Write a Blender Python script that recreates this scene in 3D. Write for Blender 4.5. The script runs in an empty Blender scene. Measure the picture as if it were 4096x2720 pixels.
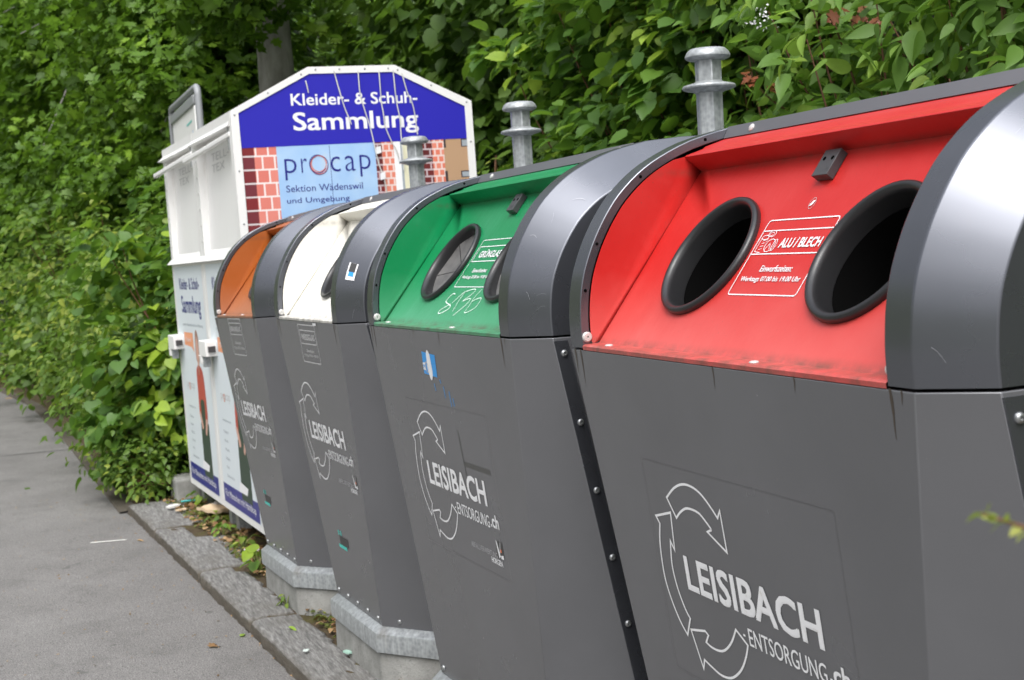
import bpy, bmesh, math, random
import numpy as np
from mathutils import Matrix, Vector
R_ = math.radians
rng = np.random.default_rng(7)
random.seed(7)
S = bpy.context.scene
COL = S.collection

# ------------------------------------------------------------------ camera, world, sun, exposure
GZ = 1.205                                   # the kerb-side soil is z = 0
cam_d = bpy.data.cameras.new("camera")
cam = bpy.data.objects.new("camera", cam_d)
COL.objects.link(cam)
FW = Vector((-0.93358006, 0.35204222, -0.06704138))
RT = Vector((0.35640244, 0.93163699, -0.0709212))
UP = Vector((-0.03749097, 0.09010433, 0.99522642))
CAM = Vector((2.54046679, -1.08712269, 1.41242886))
m = Matrix.Identity(4)
for i in range(3):
    m[i][0], m[i][1], m[i][2], m[i][3] = RT[i], UP[i], -FW[i], CAM[i]
cam.matrix_world = m
cam_d.sensor_width = 23.6
cam_d.lens = 5409.5456 / 4096 * 23.6
cam_d.clip_start = 0.05
cam_d.clip_end = 600
cam_d.dof.use_dof = True
cam_d.dof.focus_distance = 2.75
cam_d.dof.aperture_fstop = 6.5
S.camera = cam

SUN_EL, SUN_AZ = R_(50), R_(116)              # azimuth: clockwise from +y
world = bpy.data.worlds.new("World")
S.world = world
world.use_nodes = True
wn, wl = world.node_tree.nodes, world.node_tree.links
wn.clear()
sky = wn.new("ShaderNodeTexSky"); sky.sky_type = 'NISHITA'; sky.sun_disc = False
sky.sun_elevation = SUN_EL; sky.sun_rotation = SUN_AZ
sky.dust_density = 4.0; sky.air_density = 1.0; sky.ozone_density = 1.0
hs = wn.new("ShaderNodeHueSaturation"); hs.inputs['Saturation'].default_value = 0.22
tc = wn.new("ShaderNodeTexCoord")
mp = wn.new("ShaderNodeMapping"); mp.inputs['Scale'].default_value = (1.0, 1.0, 2.4)
nz = wn.new("ShaderNodeTexNoise"); nz.inputs['Scale'].default_value = 2.6; nz.inputs['Detail'].default_value = 5; nz.inputs['Roughness'].default_value = .55
cr = wn.new("ShaderNodeValToRGB")
cr.color_ramp.elements[0].position = .36; cr.color_ramp.elements[0].color = (.72, .75, .82, 1)
cr.color_ramp.elements[1].position = .66; cr.color_ramp.elements[1].color = (1.5, 1.48, 1.45, 1)
mul = wn.new("ShaderNodeMix"); mul.data_type = 'RGBA'; mul.blend_type = 'MULTIPLY'; mul.inputs['Factor'].default_value = 1
bg = wn.new("ShaderNodeBackground"); bg.inputs['Strength'].default_value = 0.15
wo = wn.new("ShaderNodeOutputWorld")
wl.new(sky.outputs[0], hs.inputs['Color'])
wl.new(tc.outputs['Generated'], mp.inputs[0]); wl.new(mp.outputs[0], nz.inputs['Vector']); wl.new(nz.outputs[0], cr.inputs[0])
wl.new(hs.outputs[0], mul.inputs[6]); wl.new(cr.outputs[0], mul.inputs[7])
# an overcast sky is brightest overhead
sxw = wn.new("ShaderNodeSeparateXYZ"); crz = wn.new("ShaderNodeValToRGB")
for e, (p_, c_) in zip(crz.color_ramp.elements, ((0.0, .34), (.95, 2.8))): e.position = p_; e.color = (c_, c_, c_, 1)
el_ = crz.color_ramp.elements.new(.40); el_.color = (.62, .62, .62, 1)
el2_ = crz.color_ramp.elements.new(.70); el2_.color = (1.0, 1.0, 1.0, 1)
mul2 = wn.new("ShaderNodeMix"); mul2.data_type = 'RGBA'; mul2.blend_type = 'MULTIPLY'; mul2.inputs['Factor'].default_value = 1
wl.new(tc.outputs['Generated'], sxw.inputs[0]); wl.new(sxw.outputs['Z'], crz.inputs[0])
wl.new(mul.outputs[2], mul2.inputs[6]); wl.new(crz.outputs[0], mul2.inputs[7])
wl.new(mul2.outputs[2], bg.inputs[0]); wl.new(bg.outputs[0], wo.inputs[0])

sd = bpy.data.lights.new("sun", 'SUN'); sd.energy = .5; sd.angle = R_(64); sd.color = (1, .96, .9)
sun = bpy.data.objects.new("sun", sd); COL.objects.link(sun)
sdir = Vector((math.sin(SUN_AZ) * math.cos(SUN_EL), math.cos(SUN_AZ) * math.cos(SUN_EL), math.sin(SUN_EL)))
sun.rotation_euler = sdir.to_track_quat('Z', 'Y').to_euler()
sun.location = (0, -6, 12)

S.view_settings.view_transform = 'Standard'
S.view_settings.look = 'None'
S.view_settings.gamma = 1
S.view_settings.exposure = 0.60
S.render.resolution_x, S.render.resolution_y = 1024, 680
S.cycles.max_bounces = 8
S.cycles.diffuse_bounces = 6
S.cycles.transmission_bounces = 6

# ------------------------------------------------------------------ helpers
def tag(o, label=None, cat=None, group=None, kind=None):
    if label: o["label"] = label
    if cat: o["category"] = cat
    if group: o["group"] = group
    if kind: o["kind"] = kind
    return o

def thing(name, label, cat, mat4=None, group=None):
    o = bpy.data.objects.new(name, None)
    o.empty_display_size = .2
    COL.objects.link(o)
    if mat4 is not None: o.matrix_world = mat4
    return tag(o, label, cat, group)

def link(name, me, mats, parent=None, smooth=None, bevel=None):
    o = bpy.data.objects.new(name, me)
    COL.objects.link(o)
    for mm in (mats if isinstance(mats, (list, tuple)) else [mats]): me.materials.append(mm)
    if parent: o.parent = parent
    if smooth is not None:
        me.polygons.foreach_set("use_smooth", [True] * len(me.polygons))
        if smooth < 180: me.set_sharp_from_angle(angle=R_(smooth))
    if bevel:
        b = o.modifiers.new("edge", 'BEVEL'); b.width = bevel; b.segments = 2; b.limit_method = 'ANGLE'; b.angle_limit = R_(28)
        b.harden_normals = False
    return o

class MB:
    """collects faces in local coordinates; build() makes ONE mesh object"""
    def __init__(s, off=(0, 0, 0)):
        s.v, s.f, s.mi, s.off = [], [], [], Vector(off)
    def add(s, verts, faces, mi=0):
        b = len(s.v)
        s.v += [tuple(Vector(p) - s.off) for p in verts]
        s.f += [tuple(b + i for i in f) for f in faces]
        s.mi += [mi] * len(faces)
    def poly(s, pts, mi=0): s.add(pts, [tuple(range(len(pts)))], mi)
    def box(s, a, b, mi=0):
        x0, y0, z0 = a; x1, y1, z1 = b
        s.add([(x0, y0, z0), (x1, y0, z0), (x1, y1, z0), (x0, y1, z0), (x0, y0, z1), (x1, y0, z1), (x1, y1, z1), (x0, y1, z1)],
              [(0, 3, 2, 1), (4, 5, 6, 7), (0, 1, 5, 4), (1, 2, 6, 5), (2, 3, 7, 6), (3, 0, 4, 7)], mi)
    def frame_box(s, o, ax, ay, az, mi=0):
        o, ax, ay, az = map(Vector, (o, ax, ay, az))
        P = [o, o + ax, o + ax + ay, o + ay]; P += [q + az for q in P]
        s.add(P, [(0, 3, 2, 1), (4, 5, 6, 7), (0, 1, 5, 4), (1, 2, 6, 5), (2, 3, 7, 6), (3, 0, 4, 7)], mi)
    def tube(s, pts, r, n=8, mi=0, cap=True):
        pts = [Vector(p) for p in pts]
        rr = r if isinstance(r, (list, tuple)) else [r] * len(pts)
        rings = []
        ref = Vector((.31, .17, .93))
        for i, p in enumerate(pts):
            d = (pts[min(i + 1, len(pts) - 1)] - pts[max(i - 1, 0)]).normalized()
            a = d.cross(ref)
            if a.length < .05: a = d.cross(Vector((1, 0, 0)))
            a.normalize(); b = d.cross(a)
            rings.append([p + (a * math.cos(2 * math.pi * k / n) + b * math.sin(2 * math.pi * k / n)) * rr[i] for k in range(n)])
        V = [q for ring in rings for q in ring]
        Fc = []
        for i in range(len(pts) - 1):
            for k in range(n):
                Fc.append((i * n + k, i * n + (k + 1) % n, (i + 1) * n + (k + 1) % n, (i + 1) * n + k))
        if cap:
            Fc.append(tuple(range(n))[::-1]); Fc.append(tuple((len(pts) - 1) * n + k for k in range(n)))
        s.add(V, Fc, mi)
    def lathe(s, o, ax, prof, n=40, mi=0, hexa=False, cap=True):
        """prof: (radius, height along ax)"""
        o, ax = Vector(o), Vector(ax).normalized()
        a = ax.orthogonal().normalized(); b = ax.cross(a)
        V = []
        for r, h in prof:
            for k in range(n):
                t = 2 * math.pi * k / n
                V.append(o + ax * h + (a * math.cos(t) + b * math.sin(t)) * r)
        Fc = []
        for i in range(len(prof) - 1):
            for k in range(n):
                Fc.append((i * n + k, i * n + (k + 1) % n, (i + 1) * n + (k + 1) % n, (i + 1) * n + k))
        if cap:
            Fc.append(tuple(range(n))[::-1]); Fc.append(tuple((len(prof) - 1) * n + k for k in range(n)))
        s.add(V, Fc, mi)
    def dome(s, o, ax, r, h, mi=0, n=10):
        s.lathe(o, ax, [(r, 0), (r * .92, h * .5), (r * .6, h * .9), (r * .12, h)], n, mi)
    def build(s, name, mats, parent=None, smooth=None, bevel=None, fix=True):
        me = bpy.data.meshes.new(name)
        me.from_pydata(s.v, [], s.f)
        me.polygons.foreach_set("material_index", s.mi)
        if fix:
            bm = bmesh.new(); bm.from_mesh(me)
            bmesh.ops.remove_doubles(bm, verts=bm.verts, dist=1e-5)
            bmesh.ops.recalc_face_normals(bm, faces=bm.faces)
            bm.to_mesh(me); bm.free()
        me.update()
        return link(name, me, mats, parent, smooth, bevel)

# ---- materials
def mat(name, col, rough=.5, metal=0, spec=.5, coat=0):
    mt = bpy.data.materials.new(name); mt.use_nodes = True
    b = mt.node_tree.nodes["Principled BSDF"]
    b.inputs['Base Color'].default_value = (*col, 1); b.inputs['Roughness'].default_value = rough
    b.inputs['Metallic'].default_value = metal; b.inputs['Specular IOR Level'].default_value = spec
    b.inputs['Coat Weight'].default_value = coat; b.inputs['Coat Roughness'].default_value = .12
    return mt
def nd(mt, t): return mt.node_tree.nodes.new(t)
def lk(mt, a, b): mt.node_tree.links.new(a, b)
def bs(mt): return mt.node_tree.nodes["Principled BSDF"]
def coords(mt, scale=(1, 1, 1), src='Object'):
    t = nd(mt, "ShaderNodeTexCoord"); mpp = nd(mt, "ShaderNodeMapping"); mpp.inputs['Scale'].default_value = scale
    lk(mt, t.outputs[src], mpp.inputs[0]); return mpp.outputs[0]
def noise(mt, vec, scale, detail=4, rough=.55):
    n = nd(mt, "ShaderNodeTexNoise"); n.inputs['Scale'].default_value = scale; n.inputs['Detail'].default_value = detail; n.inputs['Roughness'].default_value = rough
    if vec is not None: lk(mt, vec, n.inputs['Vector'])
    return n.outputs[0]
def ramp(mt, fac, stops):
    r = nd(mt, "ShaderNodeValToRGB"); el = r.color_ramp.elements
    while len(el) < len(stops): el.new(.5)
    for e, (p, c) in zip(el, stops):
        e.position = p; e.color = (*c, 1) if not isinstance(c, float) else (c, c, c, 1)
    lk(mt, fac, r.inputs[0]); return r.outputs[0]
def mixc(mt, fac, a, b, mode='MIX'):
    x = nd(mt, "ShaderNodeMix"); x.data_type = 'RGBA'; x.blend_type = mode
    if isinstance(fac, float): x.inputs['Factor'].default_value = fac
    else: lk(mt, fac, x.inputs['Factor'])
    for s_, v in ((6, a), (7, b)):
        if isinstance(v, tuple): x.inputs[s_].default_value = (*v, 1)
        else: lk(mt, v, x.inputs[s_])
    return x.outputs[2]
def math_(mt, op, a, b=None):
    x = nd(mt, "ShaderNodeMath"); x.operation = op
    for i, v in ((0, a), (1, b)):
        if v is None: continue
        if isinstance(v, (int, float)): x.inputs[i].default_value = v
        else: lk(mt, v, x.inputs[i])
    return x.outputs[0]
def bump(mt, h, strength=.3, dist=.01):
    b = nd(mt, "ShaderNodeBump"); b.inputs['Strength'].default_value = strength; b.inputs['Distance'].default_value = dist
    lk(mt, h, b.inputs['Height']); lk(mt, b.outputs[0], bs(mt).inputs['Normal']); return b

def painted_metal(name, col, rough=.3, wave=.3, metal=.84):
    mt = mat(name, col, rough, metal, .6)
    v = coords(mt); vs = coords(mt, (5, 5, .35))
    n1 = noise(mt, v, 3.1, 5); n2 = noise(mt, vs, 6, 6, .65); n3 = noise(mt, v, 160, 2, .7)
    c = mixc(mt, n1, tuple(x * .84 for x in col), tuple(x * 1.16 for x in col))
    dirt = ramp(mt, n2, [(.60, 0.), (.95, .10)])
    c = mixc(mt, dirt, c, (.17, .15, .125))
    sp = ramp(mt, n3, [(.74, 0.), (.80, .5)])
    c = mixc(mt, sp, c, (.3, .29, .27))
    lk(mt, c, bs(mt).inputs['Base Color'])
    rg = math_(mt, 'MULTIPLY_ADD', n1, .16); mt.node_tree.nodes[-1].inputs[2].default_value = rough - .08
    lk(mt, rg, bs(mt).inputs['Roughness'])
    big = noise(mt, coords(mt, (1, 1, .8)), 2.2, 2, .4)
    bump(mt, big, wave, .02)
    return mt

ZSEAM = 1.12                                  # height of the seam above a container's foot
def plastic(name, col, pale, chalk_sheen, dirtc=(.09, .065, .045)):
    mt = mat(name, col, .42, 0, .42)
    v = coords(mt); vs = coords(mt, (3.5, 1, 1))
    n1 = noise(mt, v, 5, 5, .6); n2 = noise(mt, vs, 22, 6, .7); n3 = noise(mt, v, 230, 2, .6)
    c = mixc(mt, ramp(mt, n1, [(.40, 0.), (.75, .35)]), col, pale)
    c = mixc(mt, ramp(mt, n2, [(.56, 0.), (.78, .28)]), c, pale)
    sp = ramp(mt, n3, [(.665, 0.), (.74, .8)])
    c = mixc(mt, math_(mt, 'MULTIPLY', sp, ramp(mt, noise(mt, v, 4, 3), [(.42, .15), (.62, 1.)])), c, dirtc)
    # lower half paler: the sky's sheen put into the colour, with weathered chalking
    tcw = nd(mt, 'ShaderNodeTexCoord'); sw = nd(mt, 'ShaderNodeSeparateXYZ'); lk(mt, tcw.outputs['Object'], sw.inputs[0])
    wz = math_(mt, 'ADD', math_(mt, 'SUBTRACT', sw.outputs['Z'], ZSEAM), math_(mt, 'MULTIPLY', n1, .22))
    c = mixc(mt, ramp(mt, wz, [(.06, .75), (.26, .0)]), c, chalk_sheen)
    # a line of silt lies along the foot of the panel and under the lip
    tcn = nd(mt, "ShaderNodeTexCoord"); sx = nd(mt, "ShaderNodeSeparateXYZ"); lk(mt, tcn.outputs['Object'], sx.inputs[0])
    zz = math_(mt, 'SUBTRACT', sx.outputs['Z'], ZSEAM)
    band = math_(mt, 'MAXIMUM', ramp(mt, zz, [(.008, .85), (.022, 0.)]), ramp(mt, math_(mt, 'ABSOLUTE', math_(mt, 'SUBTRACT', zz, .337)), [(.001, .55), (.012, 0.)]))
    g = math_(mt, 'MULTIPLY', band, ramp(mt, noise(mt, v, 26, 7, .75), [(.36, 0.), (.66, .85)]))
    c = mixc(mt, g, c, dirtc)
    lk(mt, c, bs(mt).inputs['Base Color'])
    lk(mt, ramp(mt, n2, [(.2, .28), (.8, .44)]), bs(mt).inputs['Roughness'])
    bump(mt, noise(mt, v, 90, 3), .05, .004)
    return mt

M = {}
M['anth'] = painted_metal('anthracite_paint', (.150, .157, .176), .27, .12, .80)
M['anth_body'] = painted_metal('anthracite_panel', (.158, .160, .169), .25, .24, .36)
M['strip'] = painted_metal('grey_edge_metal', (.25, .25, .262), .46, .1)
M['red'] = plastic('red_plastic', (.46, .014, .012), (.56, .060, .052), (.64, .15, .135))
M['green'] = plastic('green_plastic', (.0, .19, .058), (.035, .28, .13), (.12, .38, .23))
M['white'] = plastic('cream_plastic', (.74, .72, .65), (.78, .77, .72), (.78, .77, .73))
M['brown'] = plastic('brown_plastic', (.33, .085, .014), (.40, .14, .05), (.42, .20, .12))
M['rubber'] = mat('black_rubber', (.017, .017, .018), .30)
bump(M['rubber'], noise(M['rubber'], coords(M['rubber']), 70, 4), .08, .004)
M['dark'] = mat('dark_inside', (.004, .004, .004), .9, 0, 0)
M['flap'] = mat('grey_rubber', (.10, .098, .096), .5)
lk(M['flap'], ramp(M['flap'], noise(M['flap'], coords(M['flap']), 25, 5), [(.3, (.075, .073, .072)), (.75, (.15, .147, .14))]), bs(M['flap']).inputs['Base Color'])
M['grey_plastic'] = mat('grey_plastic', (.050, .051, .054), .4)
M['rivet'] = mat('bright_steel', (.36, .37, .37), .34, .8)
M['rivet_white'] = mat('pale_rivet', (.55, .54, .52), .4, .2)
M['print_white'] = mat('white_print', (.80, .80, .81), .45)
lk(M['print_white'], ramp(M['print_white'], noise(M['print_white'], coords(M['print_white']), 40, 6, .7), [(.25, (.55, .53, .49)), (.42, (.80, .80, .81))]), bs(M['print_white']).inputs['Base Color'])
M['faded_white'] = mat('faded_white_print', (.42, .42, .43), .5)
M['hairline'] = mat('film_edge', (.10, .10, .10), .3, .3)
M['blue_print'] = mat('blue_print', (.03, .30, .72), .4)
M['teal_print'] = mat('teal_print', (.05, .55, .48), .4)
M['black_print'] = mat('dark_film', (.045, .045, .045), .5)
M['orange_print'] = mat('orange_print', (.75, .16, .04), .4)
M['scratch'] = mat('chalk_scratch', (.72, .86, .76), .6)

def galv(name):
    mt = mat(name, (.50, .52, .53), .42, .35)
    v = coords(mt)
    vo = nd(mt, "ShaderNodeTexVoronoi"); vo.inputs['Scale'].default_value = 70; lk(mt, v, vo.inputs['Vector'])
    st = noise(mt, coords(mt, (14, 14, 1.2)), 5, 6, .7)
    c = ramp(mt, st, [(.25, (.22, .235, .24)), (.55, (.36, .38, .385)), (.8, (.50, .52, .52))])
    c = mixc(mt, .25, c, vo.outputs['Distance'], 'OVERLAY')
    c = mixc(mt, ramp(mt, noise(mt, v, 7, 5), [(.62, 0.), (.78, .5)]), c, (.17, .15, .12))
    lk(mt, c, bs(mt).inputs['Base Color'])
    bump(mt, noise(mt, v, 120, 3), .15, .003)
    return mt
M['galv'] = galv('galvanised_steel')
def concrete(name, a, b, sc=9):
    mt = mat(name, a, .85, 0, .25)
    v = coords(mt)
    n1 = noise(mt, v, sc, 7, .65); n2 = noise(mt, v, 130, 3, .7)
    c = ramp(mt, n1, [(.28, a), (.72, b)])
    c = mixc(mt, ramp(mt, n2, [(.58, 0.), (.72, .6)]), c, tuple(x * .5 for x in a))
    lk(mt, c, bs(mt).inputs['Base Color'])
    bump(mt, math_(mt, 'ADD', n1, n2), .5, .006)
    return mt
M['concrete'] = concrete('concrete', (.19, .19, .175), (.36, .36, .34))
def gneiss(name):
    mt = mat(name, (.3, .3, .28), .8, 0, .3)
    v = coords(mt, (4, 30, 18)); v.node.inputs['Rotation'].default_value = (0, 0, R_(38)); v0 = coords(mt)
    n1 = noise(mt, v, 3.2, 7, .68); n2 = noise(mt, v0, 5, 5); n3 = noise(mt, v0, 190, 2, .7)
    c = ramp(mt, n1, [(.28, (.075, .073, .068)), (.48, (.165, .162, .154)), (.72, (.34, .335, .32))])
    c = mixc(mt, ramp(mt, n2, [(.5, 0.), (.72, .5)]), c, (.15, .142, .125))
    c = mixc(mt, ramp(mt, n3, [(.63, 0.), (.72, .5)]), c, (.38, .38, .36))
    # the riser turns dark brown below a ragged upper edge
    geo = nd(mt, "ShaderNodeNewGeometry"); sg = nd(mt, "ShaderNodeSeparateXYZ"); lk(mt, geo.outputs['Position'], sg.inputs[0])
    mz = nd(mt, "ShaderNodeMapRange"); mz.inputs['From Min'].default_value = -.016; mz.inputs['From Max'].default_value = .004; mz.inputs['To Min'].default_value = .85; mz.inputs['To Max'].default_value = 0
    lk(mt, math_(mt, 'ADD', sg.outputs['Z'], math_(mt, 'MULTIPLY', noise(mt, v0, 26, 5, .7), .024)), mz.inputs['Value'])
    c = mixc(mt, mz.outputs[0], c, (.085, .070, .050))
    lk(mt, c, bs(mt).inputs['Base Color'])
    bump(mt, n1, .8, .012)
    return mt
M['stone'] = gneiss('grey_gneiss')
def asphalt():
    mt = mat('asphalt', (.2, .2, .19), .82, 0, .3)
    v = coords(mt)
    vo = nd(mt, "ShaderNodeTexVoronoi"); vo.inputs['Scale'].default_value = 190; lk(mt, v, vo.inputs['Vector'])
    n1 = noise(mt, v, 1.3, 6, .6); n2 = noise(mt, v, 170, 3, .8); n3 = noise(mt, v, 34, 3)
    c = ramp(mt, n1, [(.3, (.160, .154, .146)), (.7, (.215, .208, .198))])
    c = mixc(mt, ramp(mt, n2, [(.38, .85), (.5, 0.)]), c, (.062, .06, .057))
    c = mixc(mt, ramp(mt, n2, [(.57, 0.), (.68, .75)]), c, (.40, .39, .37))
    c = mixc(mt, ramp(mt, n3, [(.66, 0.), (.74, .35)]), c, (.25, .215, .165))
    c = mixc(mt, ramp(mt, noise(mt, v, 3.3, 7, .72), [(.50, 0.), (.70, .42)]), c, (.085, .082, .077))
    c = mixc(mt, ramp(mt, noise(mt, v, 9.5, 2, .5), [(.73, 0.), (.75, .5)]), c, (.07, .068, .064))
    lk(mt, c, bs(mt).inputs['Base Color'])
    bump(mt, math_(mt, 'ADD', vo.outputs['Distance'], n2), .55, .006)
    return mt
M['asphalt'] = asphalt()
def soil(name, stops):
    mt = mat(name, (.08, .06, .04), .95, 0, .15)
    v = coords(mt); n1 = noise(mt, v, 14, 8, .7)
    lk(mt, ramp(mt, n1, stops), bs(mt).inputs['Base Color']); bump(mt, noise(mt, v, 60, 5, .7), .9, .02)
    return mt
M['soil'] = soil('soil', [(.3, (.035, .025, .016)), (.5, (.10, .075, .048)), (.62, (.09, .085, .03)), (.8, (.2, .15, .09))])
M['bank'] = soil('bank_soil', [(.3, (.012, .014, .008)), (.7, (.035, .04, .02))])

def leafmat(name, dark, mid, light, trans=.38, rough=.46):
    mt = mat(name, mid, rough, 0, .36)
    at = nd(mt, "ShaderNodeAttribute"); at.attribute_name = "tint"
    c = ramp(mt, at.outputs['Fac'], [(0., dark), (.5, mid), (.85, light), (1., tuple(min(1, x * 1.25) for x in light))])
    n = noise(mt, coords(mt), 30, 3)
    c = mixc(mt, ramp(mt, n, [(.3, 0.), (.8, .3)]), c, tuple(x * .75 for x in mid))
    lk(mt, c, bs(mt).inputs['Base Color'])
    tr = nd(mt, "ShaderNodeBsdfTranslucent")
    tcol = mixc(mt, .6, c, (.20, .38, .03)); lk(mt, tcol, tr.inputs['Color'])
    mx = nd(mt, "ShaderNodeMixShader"); mx.inputs[0].default_value = trans
    out = mt.node_tree.nodes["Material Output"]
    lk(mt, bs(mt).outputs[0], mx.inputs[1]); lk(mt, tr.outputs[0], mx.inputs[2]); lk(mt, mx.outputs[0], out.inputs[0])
    return mt
M['leaf_maple'] = leafmat('maple_leaf', (.055, .115, .014), (.125, .245, .025), (.23, .38, .035))
M['leaf_hazel'] = leafmat('hazel_leaf', (.045, .105, .022), (.095, .20, .030), (.30, .43, .04))
M['leaf_shrub'] = leafmat('shrub_leaf', (.085, .165, .035), (.16, .30, .05), (.30, .44, .065))
M['leaf_bramble'] = leafmat('bramble_leaf', (.06, .11, .022), (.125, .22, .035), (.30, .36, .055))
M['leaf_dark'] = leafmat('wood_leaf', (.04, .085, .016), (.08, .15, .026), (.14, .24, .035))
M['leaf_red'] = leafmat('young_red_leaf', (.14, .05, .02), (.24, .07, .03), (.30, .17, .06), .15)
M['litter'] = leafmat('dry_leaf', (.10, .055, .025), (.22, .12, .05), (.40, .26, .13), .1, .7)
M['moss'] = leafmat('moss', (.05, .06, .012), (.11, .13, .025), (.2, .22, .05), .2, .7)
def bark(name, a, b):
    mt = mat(name, a, .85, 0, .2)
    v = coords(mt, (1, 1, .35)); n1 = noise(mt, v, 9, 7, .65)
    lk(mt, ramp(mt, n1, [(.3, a), (.7, b)]), bs(mt).inputs['Base Color']); bump(mt, n1, .5, .02)
    return mt
M['bark'] = bark('grey_bark', (.19, .18, .16), (.40, .385, .355))
M['twig'] = bark('brown_twig', (.10, .05, .03), (.2, .11, .06))
M['twig_green'] = mat('green_stem', (.16, .2, .05), .6)

# ---- flat lettering
def text2d(s, bold=0.0, shear=0.0, spacing=1.0):
    cu = bpy.data.curves.new("t", 'FONT'); cu.body = s; cu.size = 1; cu.offset = bold; cu.shear = shear
    cu.space_character = spacing; cu.resolution_u = 3; cu.fill_mode = 'FRONT'
    o = bpy.data.objects.new("t", cu); COL.objects.link(o)
    bpy.context.view_layer.update()
    me = bpy.data.meshes.new_from_object(o.evaluated_get(bpy.context.evaluated_depsgraph_get()))
    V = [(v.co.x, v.co.y) for v in me.vertices]; Fc = [tuple(p.vertices) for p in me.polygons]
    bpy.data.objects.remove(o); bpy.data.curves.remove(cu); bpy.data.meshes.remove(me)
    xs = [v[0] for v in V]; ys = [v[1] for v in V]
    return V, Fc, (min(xs), min(ys), max(xs), max(ys))

class Art:
    """flat print in a panel's own 2D coordinates, mapped to 3D by fn(a, b, lift)"""
    def __init__(s, mb, fn, lift=.0012): s.mb, s.fn, s.lift = mb, fn, lift
    def text(s, txt, x0, y0, x1, y1, mi=0, bold=0.0, shear=0.0, lift=None, spacing=1.0):
        V, Fc, (a, b, c, d) = text2d(txt, min(bold, 0), shear, spacing)
        L = s.lift if lift is None else lift
        bo = max(bold, 0) * .8
        sx, sy = (x1 - x0) / (c - a + 2 * bo), (y1 - y0) / (d - b + 2 * bo)
        sh = [(0, 0)] if bo == 0 else [(-bo, -bo), (bo, -bo), (-bo, bo), (bo, bo), (0, 0)]   # thickened by laying shifted copies on one another
        for k, (ox, oy) in enumerate(sh):
            s.mb.add([s.fn(x0 + (x + ox - a + bo) * sx, y0 + (y + oy - b + bo) * sy, L + .00012 * k) for x, y in V], Fc, mi)
    def poly(s, pts, mi=0, lift=None):
        L = s.lift if lift is None else lift
        s.mb.add([s.fn(x, y, L) for x, y in pts], [tuple(range(len(pts)))], mi)
    def line(s, pts, w, mi=0, closed=False, lift=None):
        L = s.lift if lift is None else lift
        P = [Vector(q) for q in pts]; n = len(P); V = []
        for i in range(n):
            a = P[(i - 1) % n] if (closed or i) else P[i]
            b = P[(i + 1) % n] if (closed or i < n - 1) else P[i]
            d1 = (P[i] - a); d2 = (b - P[i])
            d1 = d1.normalized() if d1.length > 1e-9 else d2.normalized()
            d2 = d2.normalized() if d2.length > 1e-9 else d1
            t = (d1 + d2)
            t = t.normalized() if t.length > .2 else d1
            nn = Vector((-t.y, t.x)); k = w / 2 / max(.45, abs(nn.dot(Vector((-d1.y, d1.x)))))
            V += [P[i] + nn * k, P[i] - nn * k]
        Fc = [(2 * i, 2 * i + 1, 2 * ((i + 1) % n) + 1, 2 * ((i + 1) % n)) for i in range(n if closed else n - 1)]
        s.mb.add([s.fn(q.x, q.y, L) for q in V], Fc, mi)
    def rect(s, x0, y0, x1, y1, w, mi=0, r=0, lift=None):
        if r:
            pts = []
            for cx, cy, a0 in ((x1 - r, y1 - r, 0), (x0 + r, y1 - r, 90), (x0 + r, y0 + r, 180), (x1 - r, y0 + r, 270)):
                for k in range(4): pts.append((cx + r * math.cos(R_(a0 + 30 * k)), cy + r * math.sin(R_(a0 + 30 * k))))
        else: pts = [(x0, y0), (x1, y0), (x1, y1), (x0, y1)]
        s.line(pts, w, mi, True, lift)
    def ring(s, cx, cy, rx, ry, w, mi=0, n=24, a0=0, a1=360, lift=None):
        cl = abs(a1 - a0) >= 360
        k = n if cl else n + 1
        s.line([(cx + rx * math.cos(R_(a0 + (a1 - a0) * i / n)), cy + ry * math.sin(R_(a0 + (a1 - a0) * i / n))) for i in range(k)], w, mi, cl, lift)

def smooth_line(pts, n=6):
    P = [Vector(p) for p in pts]; out = []
    for i in range(len(P) - 1):
        p0, p1, p2, p3 = P[max(i - 1, 0)], P[i], P[i + 1], P[min(i + 2, len(P) - 1)]
        for k in range(n):
            t = k / n
            out.append(.5 * ((2 * p1) + (p2 - p0) * t + (2 * p0 - 5 * p1 + 4 * p2 - p3) * t * t + (3 * p1 - p0 - 3 * p2 + p3) * t ** 3))
    out.append(P[-1]); return out

# ------------------------------------------------------------------ the recycling containers
H, SL, TB, CH, CY, C2, DM = 1.0361, .1138, .1488, .0808, .0691, .1586, .8702
IP = .056
PROF = [(v.x, v.y) for v in smooth_line([(0, 0), (-.002, .04), (0, .08), (.005, .116), (.015, .155), (.0325, .198), (.050, .231), (.072, .265), (.102, .302),
                                         (.148, .342), (.198, .372), (.273, .403), (.364, .425)], 3)]
KT = len(PROF) - 1
PROF += [(.45, .433), (.6, .439), (DM, .441)]
NP_ = len(PROF)
def pnorm(P):
    out = []
    for i in range(len(P)):
        a = Vector(P[max(i - 1, 0)]); b = Vector(P[min(i + 1, len(P) - 1)]); d = (b - a).normalized()
        out.append(Vector((d.y, -d.x)))
    out[0] = Vector((1, 0)); return out
NRM = pnorm(PROF)
INS = [(max(.0, y + n.x * CY), max(0, z + n.y * CY)) for (y, z), n in zip(PROF, NRM)]
INS[0] = (CY, 0)
SB, ST = Vector((.040, .012)), Vector((.293, .338))       # sloped panel, foot and head (y, z)
LT, LB = Vector((.257, .369)), Vector((.350, .396))       # lip tip and lip root
SD = (ST - SB); SLEN = SD.length; SD.normalize(); SN = Vector((-SD.y, SD.x))
FD = Vector((0, SL, -H)).normalized(); FN = Vector((0, -H, -SL)).normalized()
def front_fn(a, b, lift): return Vector((a, 0, 0)) + FD * b + FN * lift
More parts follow.
